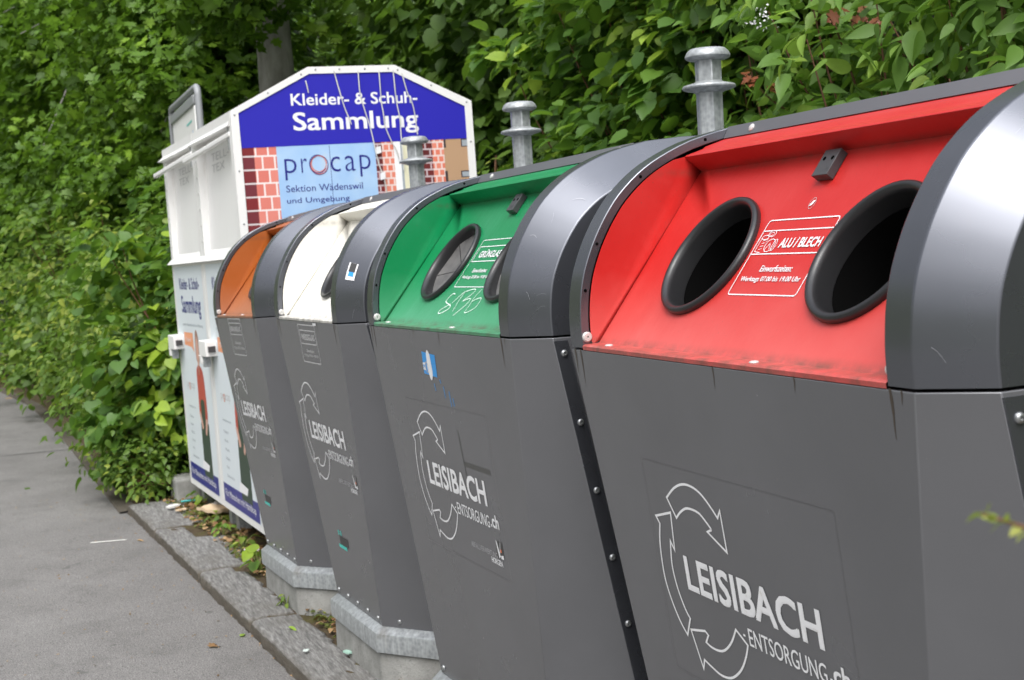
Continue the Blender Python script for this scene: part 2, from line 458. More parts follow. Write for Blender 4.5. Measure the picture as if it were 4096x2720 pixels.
def slope_fn(a, b, lift): return Vector((a, SB.x, SB.y)) + Vector((0, SD.x, SD.y)) * b + Vector((0, SN.x, SN.y)) * lift
HOLE_T, HOLE_R = .197, .1205

A1 = [(0.3243, 0.2677), (0.3595, 0.245), (0.3963, 0.232), (0.4318, 0.2313), (0.4632, 0.2406), (0.4909, 0.2589), (0.5098, 0.2753)]
A1b = [(0.5218, 0.2601), (0.5239, 0.3339), (0.4639, 0.3082), (0.481, 0.3012)]
A1c = [(0.481, 0.3012), (0.4627, 0.2885), (0.4399, 0.277), (0.4013, 0.2758), (0.3738, 0.2863), (0.3505, 0.3022)]
A2 = [(0.2646, 0.3129), (0.2764, 0.3259)]
A2b = [(0.2764, 0.3259), (0.2643, 0.3607), (0.2592, 0.395), (0.2593, 0.4368), (0.2716, 0.4758), (0.293, 0.5124), (0.316, 0.5356)]
A2c = [(0.3385, 0.4978), (0.3241, 0.482), (0.3069, 0.447), (0.2994, 0.4074), (0.3044, 0.3736), (0.3094, 0.3542)]
A2d = [(0.3209, 0.3695), (0.3296, 0.2958)]
A3 = [(0.3341, 0.5206), (0.3915, 0.5087), (0.4015, 0.5141), (0.3883, 0.5309)]
A3b = [(0.3883, 0.5309), (0.4063, 0.5353), (0.4332, 0.5348), (0.4581, 0.5268), (0.487, 0.5046), (0.5104, 0.4754)]
A3c = [(0.5446, 0.495), (0.5331, 0.5171), (0.5102, 0.5465), (0.4821, 0.5682), (0.4566, 0.5796), (0.4257, 0.5826), (0.3969, 0.5769), (0.3695, 0.5696)]
A3d = [(0.3598, 0.5895)]

def logo(art, dx, mi=0, emblem=True):
    sh = lambda L: [(x + dx, y) for x, y in L]
    sm = lambda L: [tuple(v) for v in smooth_line(L, 4)]
    w = .0046
    art.line(sh(sm(A1) + A1b + sm(A1c)), w, mi, True)
    art.line(sh(A2 + sm(A2b)[1:] + sm(A2c) + A2d), w, mi, True)
    art.line(sh(A3 + sm(A3b)[1:] + sm(A3c) + A3d), w, mi, True)
    art.text("LEISIBACH", .352 + dx, .439, .7905 + dx, .372, mi, bold=.028)
    art.text("ENTSORGUNG", .5535 + dx, .4935, .7855 + dx, .4612, mi, bold=.004)
    art.poly([(.5345 + dx, .4765), (.5415 + dx, .4765), (.5415 + dx, .4805), (.5345 + dx, .4805)], mi)
    art.text(".ch", .7925 + dx, .4888, .849 + dx, .4535, mi, bold=.03)
    if emblem:
        art.text("ABFALLVERWERTUNG", .620 + dx, .5688, .803 + dx, .5545, mi + 1, bold=.0)
        art.poly([(.8050 + dx, .520), (.8484 + dx, .520), (.849 + dx, .5651), (.7995 + dx, .5651)], mi + 3, .0009)
        art.poly([(.806 + dx, .521), (.8125 + dx, .521), (.826 + dx, .56), (.8155 + dx, .5651)], mi)
        art.poly([(.833 + dx, .5215), (.8375 + dx, .5215), (.8275 + dx, .55), (.8215 + dx, .553)], mi + 1)
        art.poly([(.829 + dx, .540), (.8375 + dx, .540), (.8375 + dx, .5478), (.829 + dx, .5478)], mi + 4)
        art.poly([(.829 + dx, .557), (.8455 + dx, .553), (.846 + dx, .5640), (.829 + dx, .5645)], mi)
        art.text("HORGEN", .7575 + dx, .5858, .832 + dx, .5700, mi, bold=.03)

def outline_sticker(art, x0, y0, x1, y1, words, mi, can=None, slope=True):
    """white printed plate with the material and the drop-off hours; y grows upward on the slope, downward on the front"""
    h = y1 - y0; W = x1 - x0
    Y = lambda k: y0 + h * k
    art.rect(x0, y0, x1, y1, .0022, mi, r=.006)
    if can:
        art.line([(x0, Y(.855)), (x1, Y(.855))], .0022, mi); art.line([(x0, Y(.54)), (x1, Y(.54))], .0022, mi)
    else:
        art.rect(x0 + W * .045, Y(.54), x1 - W * .045, Y(.855), .0024, mi)
    tx0 = x0 + W * (.36 if can else .17); tx1 = x0 + W * (.935 if can else .83)
    art.text(words[0], tx0, Y(.615), tx1, Y(.745 if 'Ü' not in words[0] else .79), mi, bold=.03)
    art.text("Einwurfszeiten:", x0 + W * .29, Y(.30), x0 + W * .75, Y(.385), mi, bold=.012)
    art.text("Werktags 07.00 bis 19.00 Uhr", x0 + W * .075, Y(.155), x0 + W * .945, Y(.24), mi, bold=.012)
    if can:
        cx = x0 + W * .085
        art.ring(cx, Y(.765), W * .048, h * .03, .0013, mi); art.line([(cx - W * .048, Y(.765)), (cx - W * .048, Y(.575)), (cx + W * .04, Y(.56))], .0013, mi)
        art.line([(cx + W * .048, Y(.765)), (cx + W * .05, Y(.70))], .0013, mi)
        for k in range(4): art.line([(cx - W * .01, Y(.72 - k * .04)), (cx + W * .035, Y(.735 - k * .04))], .0009, mi)
        art.ring(cx + W * .075, Y(.815), W * .052, h * .042, .0013, mi); art.ring(cx + W * .07, Y(.81), W * .03, h * .022, .0009, mi)
        art.ring(cx + W * .13, Y(.655), W * .068, h * .085, .0013, mi); art.ring(cx + W * .195, Y(.66), W * .026, h * .075, .0013, mi)
        art.line([(cx + W * .085, Y(.60)), (cx + W * .125, Y(.68)), (cx + W * .155, Y(.60))], .0013, mi)

def ring_points(uc, n=48):
    return [(uc + HOLE_R * math.cos(2 * math.pi * k / n), HOLE_T + HOLE_R * math.sin(2 * math.pi * k / n)) for k in range(n)]

def build_container(key, name, label, F, base, lid_mat, holes, front_art, slope_art, group):
    root_off = Vector((F / 2, DM, -1.12))
    M4 = base @ Matrix.Translation(root_off)
    root = thing(name, label, 'recycling container', M4, group)
    b = lambda: MB(root_off)
    us = [-CH, 0, IP, F - IP, F, F + CH]
    # --- lower body: a box whose front leans out, with widening chamfers
    q = b()
    top = [(0, 0), (F, 0), (F + CH, CY), (F + CH, 2 * DM - CY), (F, 2 * DM), (0, 2 * DM), (-CH, 2 * DM - CY), (-CH, CY)]
    bot = [(TB, SL), (F - TB, SL), (F + CH, SL + C2), (F + CH, 2 * DM - SL - C2), (F - TB, 2 * DM - SL), (TB, 2 * DM - SL), (-CH, 2 * DM - SL - C2), (-CH, SL + C2)]
    V = [(x, y, -.005) for x, y in top] + [(x, y, -H) for x, y in bot]
    q.add(V, [(i, i + 8, (i + 1) % 8 + 8, (i + 1) % 8) for i in range(8)] + [tuple(range(8)), tuple(range(15, 7, -1))])
    q.build('body', M['anth_body'], root, 30, .0018)
    # --- hood
    q = b()
    prof = PROF + [(2 * DM - y, z) for y, z in PROF[-2::-1]]
    ins = INS + [(2 * DM - y, z) for y, z in INS[-2::-1]]
    n = len(prof)
    V = []
    for ui, u in enumerate(us):
        for i in range(n):
            y, z = (ins if ui in (0, 5) else prof)[i]
            V.append((u, y, z))
    Fc = []
    for ui in range(5):
        for i in range(n - 1):
            if ui == 2 and i < KT: continue
            Fc.append((ui * n + i, ui * n + i + 1, (ui + 1) * n + i + 1, (ui + 1) * n + i))
    Fc.append(tuple(range(n))); Fc.append(tuple(5 * n + i for i in range(n - 1, -1, -1)))
    q.add(V, Fc)
    FL = [(y + nn.x * .020, z + nn.y * .020) for (y, z), nn in zip(PROF[:KT + 1], NRM[:KT + 1])]
    FL[0] = (.020, 0)
    for u, k in ((IP, 1), (F - IP, -1)):
        V = [(u, y, z) for y, z in PROF[:KT + 1]] + [(u, y, z) for y, z in FL] + [(u - k * .003, y, z) for y, z in FL]
        n1 = KT + 1
        q.add(V, [(i, i + 1, n1 + i + 1, n1 + i) for i in range(KT)] + [(n1 + i, n1 + i + 1, 2 * n1 + i + 1, 2 * n1 + i) for i in range(KT)])
    q.build('hood', M['anth'], root, 26, .0022)
    # --- grey edge of the roof plate
    q = b()
    y0, z0 = PROF[KT]
    q.add([(IP + .001, y0 - .001, z0 + .0015), (F - IP - .001, y0 - .001, z0 + .0015), (F - IP - .001, y0 - .014, z0 - .022), (IP + .001, y0 - .014, z0 - .022),
           (IP + .001, y0 + .06, z0 + .0085), (F - IP - .001, y0 + .06, z0 + .0085), (IP + .001, y0 - .006, z0 - .026), (F - IP - .001, y0 - .006, z0 - .026)],
          [(0, 1, 2, 3), (0, 4, 5, 1), (3, 2, 7, 6)])
    q.build('roof_edge', M['strip'], root)
    # --- coloured chute panel: end walls, slope with round openings, lip, ledge
    q = b()
    hs_ = [F / 2 - .2375, F / 2 + .254] if holes == 2 else [F / 2]
    u0, u1 = IP + .0015, F - IP - .0015
    wallp = [(SB.x, SB.y), (.022, .006)] + [(y + .001, z) for y, z in FL[1:KT - 4]] + [(LT.x + .06, LT.y + .012), (LT.x, LT.y), (ST.x, ST.y)]
    for u in (u0, u1): q.poly([(u, y, z) for y, z in wallp])
    cells = []
    if holes == 2: cells = [(u0, F / 2, hs_[0]), (F / 2, u1, hs_[1])]
    else: cells = [(u0, u1, hs_[0])]
    N = 48
    for ca, cb, uc in cells:
        V = []
        ringp = ring_points(uc, N)
        for k in range(N):
            dx, dy = math.cos(2 * math.pi * k / N), math.sin(2 * math.pi * k / N)
            t = min(((cb - uc) / dx if dx > 1e-9 else (ca - uc) / dx if dx < -1e-9 else 9), ((SLEN - HOLE_T) / dy if dy > 1e-9 else -HOLE_T / dy if dy < -1e-9 else 9))
            V.append((uc + dx * t, HOLE_T + dy * t))
        # snap the nearest outline points to the cell's corners
        for cx, cy in ((ca, 0), (cb, 0), (ca, SLEN), (cb, SLEN)):
            k = min(range(N), key=lambda i: (V[i][0] - cx) ** 2 + (V[i][1] - cy) ** 2); V[k] = (cx, cy)
        P = [slope_fn(x, y, 0) for x, y in ringp] + [slope_fn(x, y, 0) for x, y in V]
        q.add(P, [(k, (k + 1) % N, N + (k + 1) % N, N + k) for k in range(N)])
    def band(pts):
        V = [(u, y, z) for u in (u0, u1) for y, z in pts]; n_ = len(pts)
        q.add(V, [(i, i + 1, n_ + i + 1, n_ + i) for i in range(n_ - 1)])
    band([(.000, -.004), (-.001, .0035), (.004, .0065), (.036, .0075), (SB.x, SB.y)])
    band([(ST.x, ST.y), (LT.x + .002, LT.y - .003), (LT.x, LT.y), (LT.x + .003, LT.y + .003), (.300, .3835), (.305, .3875), (.3495, .4005), (.358, .402)])
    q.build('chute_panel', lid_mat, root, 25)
    # --- rubber rings
    for uc in hs_:
        q = b(); o = slope_fn(uc, HOLE_T, 0); ax = Vector((0, SN.x, SN.y))
        q.lathe(o, ax, [(.1275, -.001), (.1292, .004), (.1288, .009), (.1262, .0130), (.1215, .0145), (.1168, .0130), (.1132, .008), (.1112, .0), (.1085, -.030)], 64, cap=False)
        rg = q.build('chute_ring', M['rubber'], root, 60)
        q = b()
        if key == 'r':
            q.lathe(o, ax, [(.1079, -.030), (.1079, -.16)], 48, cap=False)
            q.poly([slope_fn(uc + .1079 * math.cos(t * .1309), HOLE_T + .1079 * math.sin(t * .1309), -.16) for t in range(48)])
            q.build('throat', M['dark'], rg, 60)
        else:
            nseg = 6
            for k in range(nseg):
                a0 = R_(18 + 60 * k); a1 = a0 + R_(60)
                g = .0012
                pts = []
                mid = (a0 + a1) / 2
                c0 = (uc + g * 2 * math.cos(mid), HOLE_T + g * 2 * math.sin(mid))
                L = [slope_fn(c0[0], c0[1], -.034)]
                for j in range(9):
                    t = a0 + (a1 - a0) * j / 8
                    L.append(slope_fn(c0[0] + .1075 * math.cos(t), c0[1] + .1075 * math.sin(t), -.012 - .004 * math.sin(math.pi * j / 8)))
                q.add(L, [(0, j, j + 1) for j in range(1, 9)])
            q.build('rubber_flap', M['flap'], rg, 50, fix=False)
    # --- latch box under the lip
    q = b()
    lu = F / 2 + .005
    q.frame_box(slope_fn(lu - .023, .350, .001), (.046, 0, 0), Vector((0, SD.x, SD.y)) * .054, Vector((0, SN.x, SN.y)) * .016)
    q.frame_box(slope_fn(lu - .006, .356, .0155), (.024, 0, 0), Vector((0, SD.x, SD.y)) * .010, Vector((0, SN.x, SN.y)) * .0015)
    lo = q.build('latch', M['grey_plastic'], root, 30, .003)
    for du in (-.011, .013):
        q = b(); q.lathe(slope_fn(lu + du, .385, .0165), (0, SN.x, SN.y), [(.004, 0), (.004, .0012)], 12)
        q.build('latch_screw', M['dark'], lo, 40)
    # --- rivets and drilled holes along the hood arcs, bolts on strips and body
    def bit(nm, mt, fn):
        q = b(); fn(q); return q.build(nm, mt, root, 40)
    for u, sx in ((IP, 1), (F - IP, -1)):
        bit('rivet', M['rivet_white'], lambda q: q.lathe((u, .0105, .021), (sx, 0, 0), [(.0105, 0), (.0105, .0035), (.008, .006), (.0025, .0062), (.0024, .003)], 16))
        for zt in (.115, .21, .345, .41):
            i = min(range(KT), key=lambda i: abs(PROF[i][1] - zt)); n_ = NRM[i]
            bit('drill_hole', M['dark'], lambda q: q.lathe((u, PROF[i][0] + n_.x * .0095, PROF[i][1] + n_.y * .0095), (sx, 0, 0), [(.0034, .0), (.0034, .0008)], 10))
    for u in (.16, F - .12): bit('rivet', M['rivet_white'], lambda q: q.dome((u, y0 - .0075, z0 - .010), (0, -.87, .49), .0085, .004))
    for u in (.145, F * .62): bit('rivet', M['rivet_white'], lambda q: q.dome((u, .017, .0072), (0, .0, 1), .0085, .003))
    for sgn, u in ((1, F + CH), (-1, -CH)):
        for k in range(7):
            t = .04 + k * .155
            yy = CY + (SL + C2 - CY) * t / H + .016
            bit('bolt', M['rivet'], lambda q: q.lathe((u + sgn * .003, yy, -t), (sgn, 0, 0), [(.008, 0), (.0075, .003), (.005, .0052), (.0032, .0053), (.003, .002)], 12))
    bz = -H + .022
    yb = SL * (H - .022) / H
    for k in range(5): bit('bolt', M['rivet'], lambda q: q.dome((TB + .03 + (F - 2 * TB - .06) * k / 4, yb, bz), (0, -1, -.11), .0085, .006))
    for e in (0, 1):
        for k in (.28, .86):
            x = F - TB + (TB + CH) * k; x = x if e == 0 else F - x
            bit('bolt', M['rivet'], lambda q: q.dome((x, yb + C2 * k, bz), (.6 * (1 if e == 0 else -1), -.75, 0), .0085, .006))
    # --- raised corner strips on the sides
    for sgn, u in ((1, F + CH), (-1, -CH)):
        q = b()
        P = [(u, CY + .001, -.012), (u, CY + .034, -.012), (u, SL + C2 + .034, -H + .004), (u, SL + C2 + .001, -H + .004)]
        P2 = [(x + sgn * .003, y, z) for x, y, z in P]
        q.add(P + P2, [(4, 5, 6, 7), (0, 1, 5, 4), (1, 2, 6, 5), (2, 3, 7, 6), (3, 0, 4, 7)])
        q.build('corner_strip', M['anth'], root, 30)
    # --- galvanised skirt
    q = b()
    def oct_(o, z):
        return [(x, y, z) for x, y in ((TB - o * .45, SL - o), (F - TB + o * .45, SL - o), (F + CH + o, SL + C2 - o * .45), (F + CH + o, 2 * DM - SL - C2 + o * .45),
                                       (F - TB + o * .45, 2 * DM - SL + o), (TB - o * .45, 2 * DM - SL + o), (-CH - o, 2 * DM - SL - C2 + o * .45), (-CH - o, SL + C2 - o * .45))]
    rings = [oct_(-.004, -H + .001), oct_(.003, -H - .001), oct_(.026, -H - .019), oct_(.028, -H - .024), oct_(.028, -1.118), oct_(.018, -1.1195)]
    V = [p for r in rings for p in r]
    Fc = [(j * 8 + i, j * 8 + (i + 1) % 8, j * 8 + 8 + (i + 1) % 8, j * 8 + 8 + i) for j in range(len(rings) - 1) for i in range(8)]
    q.add(V, Fc); q.build('skirt', M['galv'], root, 24)
    # --- lifting pin: hexagonal shaft with two flanges
    q = b()
    px, py = F / 2, DM
    hexr = .0385
    q.lathe((px, py, .435), (0, 0, 1), [(hexr, 0), (hexr, .268)], 6)
    q.box((px - .09, py - .09, .437), (px + .09, py + .09, .447))
    for sx in (-1, 1):
        for sy in (-1, 1): q.lathe((px + sx * .07, py + sy * .07, .447), (0, 0, 1), [(.012, 0), (.012, .012)], 6)
    pn = q.build('lifting_pin', M['galv'], root, 30, .0025)
    q = b()
    q.lathe((px, py, .610), (0, 0, 1), [(.040, -.006), (.048, -.001), (.064, .002), (.0745, .006), (.0755, .010), (.072, .015), (.056, .019), (.044, .0215), (.038, .026)], 40)
    q.lathe((px, py, .696), (0, 0, 1), [(.037, -.003), (.052, .0), (.060, .003), (.0635, .007), (.0635, .011), (.058, .022), (.050, .0295), (.03, .0325), (.003, .033)], 40)
    q.build('pin_flange', M['galv'], pn, 40)
    # --- bare scratches on the near hood chamfer
    def hood_fn(a_, b_, l):
        z = min(max(b_, 0), PROF[KT - 1][1]); i = min(range(1, KT), key=lambda i: abs(PROF[i][1] - z)); j = i + 1 if PROF[i][1] < z else i - 1
        t = 0 if PROF[j][1] == PROF[i][1] else min(1, max(0, (z - PROF[i][1]) / (PROF[j][1] - PROF[i][1])))
        P0 = Vector((F, *PROF[i])).lerp(Vector((F, *PROF[j])), t); P1 = Vector((F + CH, *INS[i])).lerp(Vector((F + CH, *INS[j])), t)
        nn = Vector((CY, -CH * .9, .02)).normalized()
        return P0.lerp(P1, a_) + nn * (l + .0006)
    rs = random.Random(key)
    for k in range({'r': 5, 'g': 7, 'w': 2, 'b': 1}[key]):
        a0_, b0_ = rs.uniform(.1, .9), rs.uniform(.03, .36); da, db = rs.uniform(-.25, .25), rs.uniform(-.035, .035)
        qs = b(); Art(qs, hood_fn, .0012).line([(a0_ + da * t, b0_ + db * t + .004 * math.sin(3 * t)) for t in (0, .25, .5, .75, 1)], rs.choice([.0005, .0008, .0011]), 11)
        qs.build('scratch', PRINT, root, fix=False)
    # --- dirt that has run down from the seam corners
    rs = random.Random(key + 'd')
    for u_, l_ in ((F - .052, .07), (.02, .05), (F - .03, .02), (.045, .07), (F * rs.uniform(.3, .7), .04), (F * rs.uniform(.2, .8), .025)):
        qd = b(); ad = Art(qd, front_fn, .0009)
        u_ += rs.uniform(-.004, .004)
        P = [(u_ + .0012 * math.sin(5 * t), .003 + l_ * t) for t in (0, .15, .3, .5, .7, .85, 1)]
        for (p0, p1), w in zip(zip(P[:-1], P[1:]), (.006, .0075, .006, .004, .003, .0015)): ad.line([p0, p1], w * (.9 if l_ > .045 else .5), 12)
        qd.build('dirt_run', PRINT, root, fix=False)
    # --- prints
    def prints(fn, mp_):
        groups = {}
        def G(nm):
            if nm not in groups: groups[nm] = Art(b(), mp_, .0011)
            return groups[nm]
        fn(G)
        for nm, ar in groups.items(): ar.mb.build(nm.split('#')[0], PRINT, root, fix=False)
    if front_art: prints(front_art, front_fn)
    if slope_art: prints(slope_art, slope_fn)
    # --- concrete foot, a thing of its own
    cb = MB((F / 2, DM, -1.205))
    def cring(o, z): return oct_(o, z)
    rings = [cring(.016, -1.1215), cring(.017, -1.14), cring(.019, -1.235)]
    V = [p for r in rings for p in r]
    cb.add(V, [(j * 8 + i, j * 8 + (i + 1) % 8, j * 8 + 8 + (i + 1) % 8, j * 8 + 8 + i) for j in range(2) for i in range(8)] + [tuple(range(8))[::-1]])
    return root, cb, base @ Matrix.Translation((F / 2, DM, -1.205))

M['plate_white'] = mat('weathered_white_print', (.62, .62, .62), .5); M['light_scratch'] = mat('bare_scratch', (.40, .41, .43), .4, .4)
M['tape'] = mat('tape_residue', (.085, .085, .08), .8)
M['dirt'] = mat('brown_dirt', (.06, .047, .035), .9)
PRINT = [M['print_white'], M['faded_white'], M['hairline'], M['black_print'], M['orange_print'], M['blue_print'], M['teal_print'], M['scratch'], M['rivet'], M['tape'], M['plate_white'], M['light_scratch'], M['dirt']]

def film(a, dx=0):
    P = [(.247 + dx, .2036), (.8766 + dx, .2016), (.8741 + dx, .6145), (.249 + dx, .6183)]
    for i in range(4): a.line([P[i], P[(i + 1) % 4]], .0005, 2)

def red_front(G):
    logo(G('logo_print'), .004); film(G('film_edge'))
def red_slope(G):
    outline_sticker(G('hours_plate'), .4525, .116, .6680, .2715, ["ALU / BLECH"], 0, can=True)
    a = G('sticker')
    a.poly([(.5515, .297), (.5595, .2985), (.5650, .309), (.5575, .3085)], 0)
    a.ring(.5585, .303, .0085, .0115, .0008, 1, lift=.001)
def green_front(G):
    logo(G('logo_print'), 0); film(G('film_edge'))
    a = G('sticker')
    a.poly([(.466, .062), (.570, .067), (.564, .127), (.461, .122)], 5)
    #pts = [(.5188 + .0155 * math.cos(t / 14 * 6.283), .0965 + .040 * math.sin(t / 14 * 6.283)) for t in range(14)]
    a.poly([(.5165 + (.020 if i % 3 else .0165) * math.cos(i / 16 * 6.283), .0965 + .041 * math.sin(i / 16 * 6.283)) for i in range(16)], 0, .0018)
    a.poly([(.463, .092), (.487, .091), (.485, .113), (.463, .111)], 0, .0016)
    a.ring(.493, .103, .010, .014, .003, 1, lift=.0019)
    a.text("M", .467, .108, .482, .096, 5, lift=.0021)
    for k_, (x, y, l) in enumerate(((.53, .145, .02), (.60, .148, .03), (.638, .158, .04), (.66, .175, .02), (.58, .13, .012))): G('paint_smear#%d' % k_).line([(x, y), (x + .004, y + l)], .0035, 5)
    a = G('tape_residue')
    a.line([(.655, .26), (.664, .345)], .006, 9, lift=.0008); a.line([(.662, .345), (.846, .345)], .013, 9, lift=.0008); a.line([(.664, .345), (.672, .41)], .005, 9, lift=.0009)
def green_slope(G):
    outline_sticker(G('hours_plate'), .463, .1155, .690, .268, ["GRÜNGLAS"], 0)
    a = G('chalk_scrawl')
    sm = lambda L: [tuple(v) for v in smooth_line(L, 5)]
    a.line(sm([(.509, .092), (.488, .093), (.471, .073), (.481, .065), (.523, .057), (.531, .049), (.516, .040), (.489, .031), (.470, .031), (.470, .040), (.501, .054), (.522, .061)]), .0026, 7)
    a.line(sm([(.527, .0645), (.569, .100), (.567, .070), (.571, .038)]), .0022, 7)
    a.line(sm([(.573, .101), (.623, .1085), (.641, .1055), (.633, .093), (.5975, .072), (.630, .079), (.645, .077), (.637, .059), (.593, .0256)]), .0022, 7)
    a.line(sm([(.682, .1086), (.666, .083), (.665, .056), (.663, .037), (.688, .0405), (.717, .055), (.7196, .079), (.700, .0815), (.665, .071)]), .0020, 7)
def white_front(G):
    logo(G('logo_print'), -.140); 
    a = G('hours_plate')
    W0, W1 = .316, .537
    a.rect(W0, .0172, W1, .150, .0028, 10, r=.004)
    a.rect(W0 + .009, .037, W1 - .009, .0845, .0028, 10)
    a.text("WEISSGLAS", W0 + .025, .0715, W1 - .025, .0495, 10, bold=.03)
    a.text("Einwurfszeiten:", W0 + .065, .1145, W1 - .055, .103, 10, bold=.01)
    a.text("Werktags 07.00 bis 19.00 Uhr", W0 + .02, .132, W1 - .015, .121, 10, bold=.01)
    a = G('sticker')
    a.poly([(.520, .0085), (.566, .0085), (.56, .0165), (.526, .0165)], 0)
    teal(G('sticker#2'), .318)
def brown_front(G):
    logo(G('logo_print'), -.135)
    a = G('hours_plate')
    W0, W1 = .289, .536
    a.rect(W0, .0080, W1, .164, .0028, 10, r=.004)
    a.rect(W0 + .010, .027, W1 - .010, .0758, .0028, 10)
    a.text("BRAUNGLAS", W0 + .028, .063, W1 - .028, .041, 10, bold=.03)
    a.text("Einwurfszeiten:", W0 + .07, .118, W1 - .06, .106, 10, bold=.01)
    a.text("Werktags 07.00 bis 19.00 Uhr", W0 + .02, .142, W1 - .015, .129, 10, bold=.01)
    teal(G('sticker'), .30)
def teal(a, x):
    a.poly([(x + .018, .785), (x + .125, .785), (x + .12, .818), (x + .018, .817)], 3)
    a.poly([(x - .004, .8185), (x + .094, .8185), (x + .094, .832), (x - .004, .831)], 6)
    for k in (0, .028): a.line([(x + .018 + k, .765), (x + .018 + k, .783)], .012, 6)

def base_matrix(o, a, e, r):
    return Matrix.Translation(Vector(o) + Vector((0, 0, GZ))) @ Matrix.Rotation(a, 4, 'Z') @ Matrix.Rotation(e, 4, 'Y') @ Matrix.Rotation(r, 4, 'X')
GRP = 'recycling containers standing in a row'
CONT = [
    ('r', 'alu_container', 'dark grey container with a red chute panel and two open round holes', 1.105, ((0, 0, 0), 0, .0077, .0056), 'red', 2, red_front, red_slope),
    ('g', 'glass_container', 'dark grey container with a green chute panel and rubber flaps in its holes', 1.1117, ((-1.3721, -.063, .0155), .0242, .0016, -.016), 'green', 2, green_front, green_slope),
    ('w', 'glass_container', 'dark grey container with a cream white chute panel between the green and the brown one', .8305, ((-2.4949, -.124, .0144), .0434, .0018, .0007), 'white', 1, white_front, None),
    ('b', 'glass_container', 'dark grey container with a brown chute panel next to the white clothing bins', .8457, ((-3.6387, -.1797, -.002), .0414, -.0157, .0026), 'brown', 1, brown_front, None),
]
FOOT = {'r': 'concrete foot under the container with the red panel', 'g': 'concrete foot under the container with the green panel',
        'w': 'stained concrete foot under the container with the cream white panel', 'b': 'concrete foot under the container with the brown panel'}
for key, nm, lab, F, bm_, lm, hn, fa, sa in CONT:
    base = base_matrix(bm_[0], *bm_[1:])
    root, cb, cm = build_container(key, nm, lab, F, base, M[lm], hn, fa, sa, GRP)
    fo = cb.build('concrete_foot', M['concrete'], None, 30, .006)
    fo.matrix_world = cm
    tag(fo, FOOT[key], 'concrete foot', 'concrete feet under the containers')
    if key == 'w':
        # small portrait sticker on the right hood chamfer
        q = MB((F / 2, DM, -1.12))
        def cf(a, b_, l):
            z = b_; i = min(range(KT), key=lambda i: abs(PROF[i][1] - z))
            p0 = Vector((F, PROF[i][0], PROF[i][1])); p1 = Vector((F + CH, INS[i][0], INS[i][1]))
            nn = Vector((CY, -CH, 0)).normalized()
            return p0.lerp(p1, a) + nn * (l + .001)
        a = Art(q, cf, .0012)
        for i in range(1): 
            zs = [PROF[j][1] for j in range(KT) if .13 < PROF[j][1] < .205]
            for za, zb in zip(zs[:-1], zs[1:]):
                a.poly([(.30, za), (.62, za), (.62, zb), (.30, zb)], 0)
                if za > zs[0] and zb < zs[-2]: a.poly([(.36, za), (.56, za), (.54, zb), (.38, zb)], 5, .0022)
                if zb > zs[-2] - 1e-6: a.poly([(.35, za), (.57, za), (.57, zb), (.35, zb)], 3, .0022)
        q.build('sticker', PRINT, root, fix=False)

# ------------------------------------------------------------------ ground: asphalt way, soil strip, kerb stones
def grid_mesh(xs, ys, zf):
    V = [(x, y, zf(x, y)) for y in ys for x in xs]; nx = len(xs)
    Fc = [(j * nx + i, j * nx + i + 1, (j + 1) * nx + i + 1, (j + 1) * nx + i) for j in range(len(ys) - 1) for i in range(nx - 1)]
    return V, Fc
from mathutils import noise as mn
def nz3(x, y, z=0.0): return mn.noise(Vector((x, y, z)))
ROAD_Z = -.066
q = MB(); q.poly([(-150, -150, ROAD_Z), (150, -150, ROAD_Z), (150, 150, ROAD_Z), (-150, 150, ROAD_Z)])
tag(q.build('road', M['asphalt']), kind='structure')
# edge between asphalt and planting, x -> y
EDGE = [(-40, -9.5), (-30, -4.6), (-24, -2.5), (-18, -1.16), (-14.8, -.78), (-10.2, -.56), (-7.2, -.47), (-6.2, -.44), (-3.1, -.262), (0, -.08), (3, .09), (8, .3)]
def edge_y(x):
    for (x0, y0), (x1, y1) in zip(EDGE[:-1], EDGE[1:]):
        if x0 <= x <= x1: return y0 + (y1 - y0) * (x - x0) / (x1 - x0)
    return EDGE[0][1] if x < EDGE[0][0] else EDGE[-1][1]
xs = [-40 + .5 * i for i in range(60)] + [-10 + .08 * i for i in range(225)]
ts = [0, .05, .1, .16, .22, .28, .34, .4, .5, .65, .9, 1.3, 1.8, 2.4, 3.2]
V = []
for t in ts:
    for x in xs:
        back = t > .0
        z = -.02 + .016 * nz3(x * 3, t * 5) + .014 * nz3(x * 11, t * 17) if t > 0 else -.075
        if x < -6.25 and t < .12: z -= .02
        V.append((x, edge_y(x) + .03 + t, z))
nx = len(xs)
q = MB(); q.add(V, [(j * nx + i, j * nx + i + 1, (j + 1) * nx + i + 1, (j + 1) * nx + i) for j in range(len(ts) - 1) for i in range(nx - 1)])
tag(q.build('soil', M['soil'], None, 180), kind='structure')
# wooded bank rising behind everything
xs2 = [-46 + 1.0 * i for i in range(63)]
ts2 = [2.9, 3.4, 4.2, 5.2, 6.4, 8, 12, 40]
V = []
for t in ts2:
    for x in xs2:
        V.append((x, edge_y(max(x, -40)) + t, max(-.03, (t - 3.0) * .95 if t < 12 else 8.6) + .3 * nz3(x * .7, t)))
nx = len(xs2)
q = MB(); q.add(V, [(j * nx + i, j * nx + i + 1, (j + 1) * nx + i + 1, (j + 1) * nx + i) for j in range(len(ts2) - 1) for i in range(nx - 1)])
tag(q.build('hillside', M['bank'], None, 180), kind='structure')

